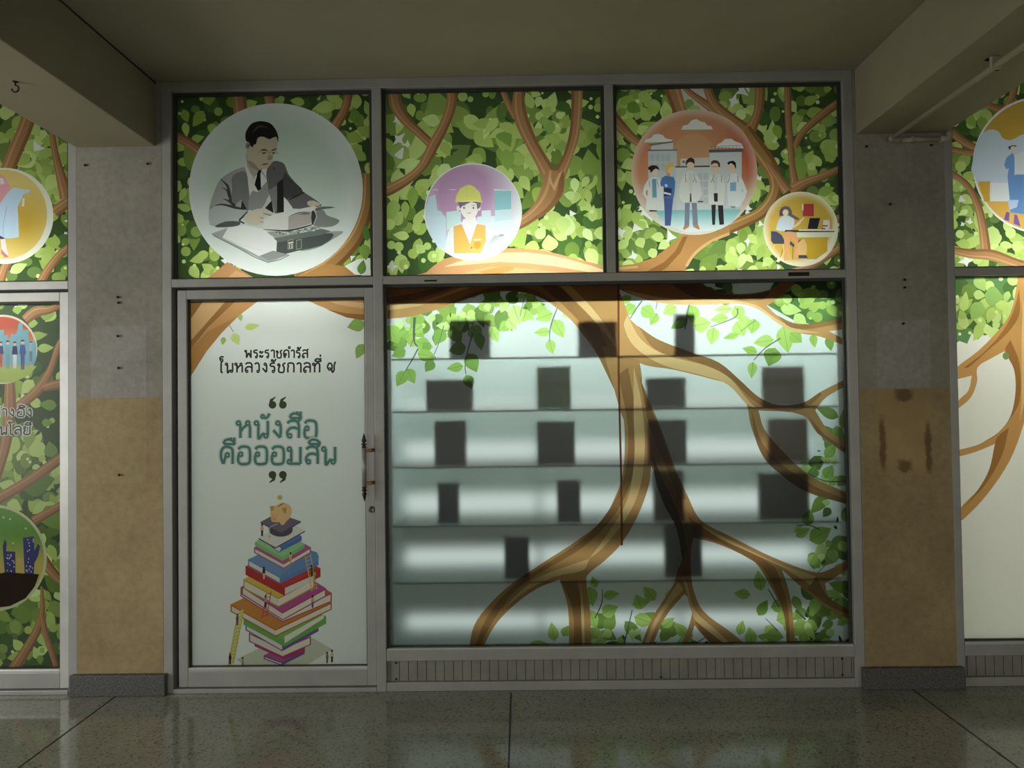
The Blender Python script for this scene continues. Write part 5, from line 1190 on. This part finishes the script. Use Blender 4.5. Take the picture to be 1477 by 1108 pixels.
# ================= the large lower window: the trunk and roots of the tree
A = Art('window_graphic', 'large frosted printed film with a brown tree trunk, roots and hanging leafy twigs', R4, 'frost', (233, 238, 236), 'backing_film')
G1, G2, G3, G4 = (170, 200, 106), (148, 182, 88), (124, 160, 74), (196, 218, 136); TW = (92, 104, 92)
A.foliage(81, [(556, 456), (600, 452), (640, 440), (690, 425), (720, 420), (715, 440), (690, 470), (655, 490), (600, 500), (556, 490)], 1.3, 'dense', 0.75)
A.foliage(82, [(690, 425), (735, 418), (775, 428), (790, 440), (760, 452), (720, 450)], 1.6, 'dense', 0.75)
A.set('twig#1')
for x, y, L, w, a, c in ((600, 452, 28, 20, 90, G2), (592, 470, 26, 19, 40, G2), (590, 478, 20, 15, 140, G2), (588, 492, 22, 16, 165, G3), (600, 492, 26, 18, 20, G2), (620, 495, 16, 14, 130, G3), (585, 505, 22, 17, 155, G3), (602, 510, 28, 18, 12, G2), (625, 520, 20, 16, 125, G3), (585, 535, 26, 18, 120, G2), (587, 532, 24, 17, 62, G2), (560, 470, 30, 24, 60, G2), (610, 470, 22, 14, 150, G1),
                         (650, 470, 30, 22, 60, G3), (640, 475, 26, 20, 120, G3), (672, 500, 26, 20, 165, G3), (668, 528, 24, 14, 170, G2), (675, 510, 30, 22, 65, G3), (672, 541, 22, 16, 65, G3), (680, 470, 24, 22, 60, G2), (708, 472, 24, 16, 65, G1), (735, 465, 20, 16, 140, G2), (660, 455, 24, 18, 80, G1), (690, 480, 26, 16, 80, G3)): A.leaf(x, y, L, w, a, c, (118, 150, 74))
for p in ([(598, 458, 4), (597, 490, 2.5), (602, 500, 2)], [(603, 503, 2), (594, 520, 1.6), (584, 536, 1)], [(640, 470, 1.2), (634, 492, 1.2), (626, 512, 1)], [(682, 480, 2), (675, 505, 1.6), (671, 528, 1.4), (672, 540, 1)], [(600, 480, 1), (592, 500, 1)]): A.stroke(p, TW)
A.set('twig#2')
for x, y, L, w, a, c in ((797, 452, 26, 18, 160, G1), (794, 478, 24, 13, 175, G1), (799, 461, 30, 20, 62, G1), (792, 490, 22, 15, 75, G1), (812, 448, 18, 13, 35, G4), (760, 446, 20, 22, 110, G1), (740, 440, 30, 24, 70, G4), (732, 460, 20, 18, 50, G4)): A.leaf(x, y, L, w, a, c, (118, 150, 74))
for p in ([(804, 444, 1.2), (797, 462, 2), (793, 478, 1.4), (793, 492, 1)], [(756, 430, 1), (750, 456, 1)]): A.stroke(p, TW)
A.set('twig#3')
for x, y, L, w, a, c in ((910, 428, 20, 13, 150, G1), (916, 440, 22, 17, 140, G2), (926, 443, 24, 20, 40, G2), (948, 452, 20, 14, 120, G2), (975, 442, 22, 18, 150, G1), (992, 460, 28, 16, 150, G3), (996, 440, 30, 20, 75, G2), (1000, 470, 26, 24, -10, G1), (1056, 445, 26, 13, 175, G4), (1050, 458, 26, 15, 172, G1), (1060, 442, 24, 20, 60, G1), (1066, 458, 26, 18, 40, G1), (1030, 472, 26, 19, 100, G1), (1062, 464, 24, 24, 60, G1), (1066, 482, 24, 10, 165, G2), (1088, 460, 22, 20, 100, G2), (1116, 490, 30, 18, 170, G1), (1092, 508, 22, 13, 195, G2), (1118, 502, 28, 26, 110, G3), (1086, 522, 24, 14, 95, G1), (1130, 470, 40, 26, 80, G1), (1140, 480, 22, 20, 40, G2), (1172, 482, 20, 12, 80, G2), (1195, 485, 22, 14, 80, G3)): A.leaf(x, y, L, w, a, c, (118, 150, 74))
for p in ([(926, 434, 2), (916, 448, 1.4), (909, 460, 1)], [(994, 440, 2.4), (991, 455, 2), (988, 475, 1.4)], [(1064, 445, 2), (1060, 458, 1.6), (1024, 472, 1)], [(1126, 488, 2), (1104, 502, 1.6), (1087, 520, 1)], [(1090, 462, 1), (1068, 478, 1)], [(948, 436, 1), (946, 446, 1)]): A.stroke(p, TW)
A.foliage(83, [(960, 405), (1115, 405), (1095, 425), (1020, 428)], 1.0, 'dense', 0.9)
A.set('foliage').poly([(1118, 405), (1225, 405), (1225, 462), (1180, 470), (1145, 462), (1115, 445), (1100, 436)], (84, 118, 62)); A.foliage(84, [(1118, 405), (1225, 405), (1225, 458), (1180, 462), (1150, 456), (1112, 440)], 2.2, 'dark', 1.15)
# leaves along the right edge and the sill
A.foliage(85, [(1200, 600), (1228, 590), (1232, 700), (1195, 690), (1160, 680)], 1.0, 'dense', 0.7)
A.foliage(86, [(1190, 715), (1232, 715), (1232, 830), (1180, 815), (1165, 790), (1195, 760)], 1.3, 'dense', 0.75)
A.foliage(87, [(1140, 860), (1180, 850), (1232, 830), (1232, 935), (1100, 935), (1110, 905)], 1.6, 'dense', 0.8, 2)
A.foliage(88, [(860, 905), (900, 890), (925, 905), (925, 935), (850, 935)], 1.8, 'dense', 0.75); A.foliage(89, [(945, 915), (985, 910), (1040, 920), (1040, 935), (945, 935)], 1.5, 'dense', 0.7)
A.set('twig#4')
for x, y, L, w, a, c in ((860, 848, 18, 12, -110, G1), (850, 846, 30, 20, 80, G1), (870, 860, 24, 14, -10, G1), (868, 886, 26, 20, -25, G1), (800, 925, 28, 16, -100, G1), (764, 928, 34, 12, 8, G1), (812, 918, 18, 14, -60, G2), (850, 880, 30, 18, 70, G1), (912, 872, 26, 18, -10, G1), (925, 878, 22, 18, -110, G1), (915, 890, 30, 20, 20, G1), (945, 866, 26, 18, -130, G1), (960, 866, 24, 14, -50, G4), (956, 905, 22, 14, -40, G1), (990, 918, 26, 16, -130, G1), (1066, 916, 22, 14, -75, G1), (1085, 930, 26, 18, -100, G1), (1082, 858, 24, 15, -175, G1), (1098, 852, 30, 18, -100, G1), (1112, 876, 28, 20, -10, G2), (1094, 888, 26, 16, -60, G3), (1120, 895, 30, 22, -20, G1), (1105, 915, 26, 22, 10, G2)): A.leaf(x, y, L, w, a, c, (118, 150, 74))
for p in ([(869, 850, 1), (868, 870, 1.6), (858, 892, 2)], [(912, 880, 1.4), (906, 905, 1.6), (900, 930, 2)], [(1108, 850, 1.4), (1124, 876, 2)], [(1104, 892, 1), (1122, 910, 1.6)], [(1148, 880, 3), (1162, 894, 3)], [(1000, 930, 1.4), (1020, 918, 1.4)]): A.stroke(p, TW)
A.set('twig#5')
for x, y, L, w, a, c in ((1146, 768, 16, 9, -45, G4), (1148, 774, 24, 14, -30, G1), (1164, 758, 24, 18, -80, G2), (1168, 780, 36, 26, -30, G2), (1172, 690, 20, 16, -80, G3), (1190, 690, 22, 18, -60, G2), (1196, 700, 18, 14, -50, G1), (1182, 820, 24, 14, -120, G2), (1168, 815, 20, 16, -60, G1), (1190, 660, 26, 16, -50, G2), (1205, 640, 26, 20, -70, G3), (1222, 620, 30, 20, -100, G2)): A.leaf(x, y, L, w, a, c, (118, 150, 74))
for p in ([(1148, 758, 1), (1168, 758, 1.6), (1182, 764, 2)], [(1164, 682, 1.4), (1190, 694, 1.6), (1225, 694, 2)], [(1180, 826, 1), (1194, 812, 1)]): A.stroke(p, TW)
B1, B2, B3 = (176, 134, 84), (142, 104, 62), (212, 176, 124)
A.softly = True
A.set('crown_branch')
A.poly([(556, 400), (880, 400), (888, 412), (900, 436), (909, 461), (920, 480), (916, 521), (905, 530), (885, 560), (875, 535), (862, 512), (845, 488), (825, 463), (805, 446), (785, 432), (765, 424), (735, 420), (700, 423), (680, 429), (650, 440), (620, 450), (590, 457), (556, 460)], B1)
A.poly([(556, 440), (600, 432), (650, 416), (690, 404), (660, 404), (610, 420), (556, 430)], B2); A.poly([(556, 448), (600, 442), (640, 428), (700, 408), (740, 402), (700, 402), (640, 424), (600, 436), (556, 442)], B3)
A.poly([(640, 440), (690, 420), (735, 412), (775, 420), (805, 440), (785, 432), (765, 424), (735, 420), (700, 423), (680, 429)], B2); A.poly([(790, 405), (830, 430), (862, 470), (880, 510), (892, 545), (885, 560), (862, 512), (840, 470), (812, 440), (780, 412)], B2); A.poly([(812, 404), (850, 440), (880, 480), (890, 505), (880, 490), (850, 455), (820, 425), (800, 404)], B3)
A.set('crown_branch#2')
A.poly([(880, 402), (1000, 402), (1030, 420), (1070, 424), (1110, 418), (1132, 404), (1152, 404), (1120, 432), (1106, 441), (1121, 455), (1145, 466), (1171, 467), (1222, 458), (1222, 474), (1196, 478), (1222, 492), (1222, 500), (1184, 486), (1147, 479), (1121, 466), (1100, 450), (1077, 440), (1053, 438), (1001, 440), (959, 438), (922, 429), (888, 414)], B1)
A.poly([(960, 404), (1000, 404), (1035, 422), (1075, 426), (1112, 420), (1100, 432), (1050, 432), (1000, 428)], B2); A.poly([(900, 418), (960, 430), (1040, 432), (1090, 440), (1120, 460), (1150, 474), (1184, 480), (1147, 479), (1121, 466), (1100, 450), (1077, 440), (1053, 438), (1001, 440), (959, 438), (922, 429)], B3); A.poly([(1121, 455), (1145, 466), (1171, 467), (1222, 458), (1222, 464), (1172, 474), (1140, 472)], B2)
A.set('trunk')
A.poly([(868, 500), (918, 498), (926, 560), (908, 610), (899, 604), (886, 562)], B1)
A.poly([(875, 520), (916, 500), (916, 521), (925, 550), (939, 584), (956, 625), (975, 679), (993, 718), (1005, 743), (1017, 755), (1054, 774), (1115, 804), (1177, 826), (1200, 820), (1232, 802), (1232, 812), (1200, 836), (1190, 842), (1196, 862), (1232, 884), (1232, 896), (1200, 882), (1165, 855), (1128, 822), (1137, 850), (1143, 881), (1147, 938), (1135, 938), (1132, 893), (1125, 872), (1109, 841), (1088, 810), (1066, 798), (1030, 783), (1000, 776), (996, 800), (997, 830), (1000, 850), (1014, 881), (1054, 912), (1084, 938), (1038, 938), (1010, 912), (1002, 902), (990, 938), (980, 938), (996, 895), (998, 870), (987, 857), (960, 890), (938, 938), (922, 938), (940, 893), (971, 844), (977, 825), (984, 805), (975, 760), (959, 730), (942, 678), (939, 672), (936, 700), (919, 746), (895, 786), (871, 810), (847, 830), (846, 842), (851, 880), (853, 938), (821, 938), (819, 875), (807, 836), (773, 850), (736, 878), (712, 905), (695, 938), (676, 938), (684, 902), (706, 872), (736, 844), (786, 810), (832, 780), (870, 749), (888, 715), (897, 690), (901, 652), (899, 599), (888, 557)], B1)
A.poly([(892, 540), (906, 530), (916, 590), (918, 650), (908, 700), (885, 745), (840, 790), (780, 826), (740, 856), (706, 905), (690, 938), (684, 938), (700, 895), (735, 850), (790, 812), (845, 775), (885, 725), (902, 680), (906, 620)], B2)
A.poly([(914, 530), (925, 580), (930, 640), (924, 700), (905, 745), (870, 790), (850, 806), (880, 765), (905, 720), (915, 660), (914, 600)], B3); A.poly([(775, 834), (815, 818), (850, 806), (842, 822), (800, 832), (760, 852), (725, 880), (745, 858)], B3)
A.poly([(810, 840), (832, 838), (838, 870), (840, 938), (828, 938), (826, 880)], B2); A.poly([(838, 845), (842, 880), (844, 938), (840, 938), (838, 880)], B3)
A.poly([(922, 540), (936, 582), (953, 625), (972, 679), (990, 720), (980, 720), (955, 660), (938, 620)], B2); A.poly([(942, 660), (960, 700), (980, 745), (990, 790), (984, 805), (975, 760), (959, 730), (945, 690)], (108, 78, 44))
A.poly([(993, 745), (1030, 772), (1080, 796), (1115, 816), (1125, 836), (1137, 880), (1139, 938), (1136, 938), (1132, 893), (1118, 850), (1100, 820), (1070, 800), (1030, 780), (1000, 772)], B2); A.poly([(1010, 758), (1054, 780), (1115, 810), (1177, 832), (1172, 846), (1128, 818), (1080, 796), (1040, 778)], B3); A.poly([(1177, 832), (1196, 862), (1232, 884), (1232, 890), (1196, 874), (1165, 850)], B2)
A.poly([(984, 830), (992, 845), (1002, 880), (1040, 915), (1062, 938), (1046, 938), (1012, 905), (1000, 890)], B3); A.poly([(1002, 895), (1040, 925), (1052, 938), (1036, 938), (1010, 912)], B2); A.poly([(978, 840), (986, 850), (955, 886), (932, 938), (926, 938), (945, 893)], B3)
A.set('bough')
A.poly([(886, 429), (909, 461), (948, 489), (996, 508), (1037, 523), (1069, 550), (1095, 573), (1121, 584), (1158, 581), (1184, 565), (1222, 546), (1222, 556), (1192, 573), (1176, 592), (1194, 620), (1222, 640), (1222, 656), (1179, 625), (1158, 599), (1094, 592), (1103, 620), (1132, 654), (1155, 676), (1171, 688), (1224, 712), (1224, 728), (1162, 709), (1122, 681), (1103, 662), (1090, 634), (1082, 610), (1079, 591), (1074, 576), (1058, 557), (1027, 547), (975, 534), (916, 521), (900, 490)], B1)
A.poly([(920, 470), (948, 489), (996, 508), (1037, 523), (1069, 550), (1095, 573), (1121, 584), (1158, 581), (1184, 565), (1184, 570), (1158, 590), (1110, 590), (1080, 572), (1056, 548), (1030, 532), (990, 518), (945, 504)], B2)
A.poly([(905, 455), (925, 490), (960, 512), (1020, 528), (1052, 545), (1078, 576), (1092, 590), (1078, 584), (1050, 555), (1015, 542), (955, 526), (915, 500), (900, 470)], B3); A.poly([(1084, 592), (1100, 640), (1130, 672), (1180, 704), (1224, 722), (1224, 728), (1162, 709), (1122, 681), (1103, 662), (1090, 634)], B2); A.poly([(1166, 600), (1190, 628), (1222, 648), (1222, 656), (1179, 625)], B2)
A.softly = False
A.set('film_seam').poly([(890.5, 402), (893.5, 402), (893.8, 540), (897.5, 690), (898.5, 786), (895.5, 788), (894.5, 690), (890.8, 540)], (112, 58, 30))
A.done()

# ================= large lower window beyond the right column
A = Art('window_graphic', 'printed film with a bare looping branch on pale ground, beyond the right column', R7, 'film', (226, 226, 216), 'backing_film')
A.set('foliage').poly([(1370, 395), (1480, 395), (1470, 440), (1448, 470), (1440, 482), (1424, 478), (1410, 490), (1402, 480), (1395, 496), (1384, 492), (1370, 500)], (92, 132, 80)); A.foliage(91, [(1374, 396), (1475, 396), (1450, 460), (1420, 482), (1376, 486)], 1.8, 'dark', 1.2)
for x, y, L, w, a, c in ((1408, 398, 26, 18, 60, (168, 198, 116)), (1404, 424, 18, 14, 10, (184, 210, 128)), (1416, 436, 30, 22, 120, (150, 184, 100)), (1420, 425, 28, 28, 10, (142, 176, 98)), (1455, 420, 18, 10, 110, (170, 200, 116))): A.leaf(x, y, L, w, a, c)
C1_, C2_, C3_ = (188, 142, 84), (150, 106, 56), (214, 172, 116); z = zxf(1370, 390, 2.9946)
A.softly = True
A.set('bough')
A.poly([(20, 430), (120, 350), (200, 270), (260, 190), (290, 60), (296, 0), (340, 0), (340, 560), (320, 660), (260, 820), (160, 970), (60, 1075), (45, 1080), (45, 1030), (120, 950), (170, 860), (195, 750), (110, 785), (42, 804), (42, 775), (130, 750), (210, 700), (262, 630), (284, 520), (278, 430), (258, 380), (235, 350), (180, 380), (120, 420), (118, 480), (90, 550), (36, 598), (36, 565), (80, 520), (95, 455), (40, 468), (20, 470)], C1_, 0, z)
A.poly([(60, 420), (140, 360), (215, 280), (270, 190), (300, 80), (300, 190), (250, 270), (160, 350), (80, 420)], C2_, 0, z); A.poly([(262, 300), (300, 400), (302, 560), (262, 640), (200, 712), (130, 750), (210, 700), (262, 630), (284, 520), (278, 430), (240, 345)], C2_, 0, z)
A.poly([(255, 680), (225, 800), (150, 930), (45, 1040), (120, 950), (170, 860), (195, 750), (205, 720)], C2_, 0, z); A.poly([(316, 120), (330, 300), (322, 560), (300, 660), (310, 560), (310, 300)], C3_, 0, z); A.ell(242, 370, 14, 16, (110, 140, 84), 10, 0, z, 1 / 2.9946)
A.done()
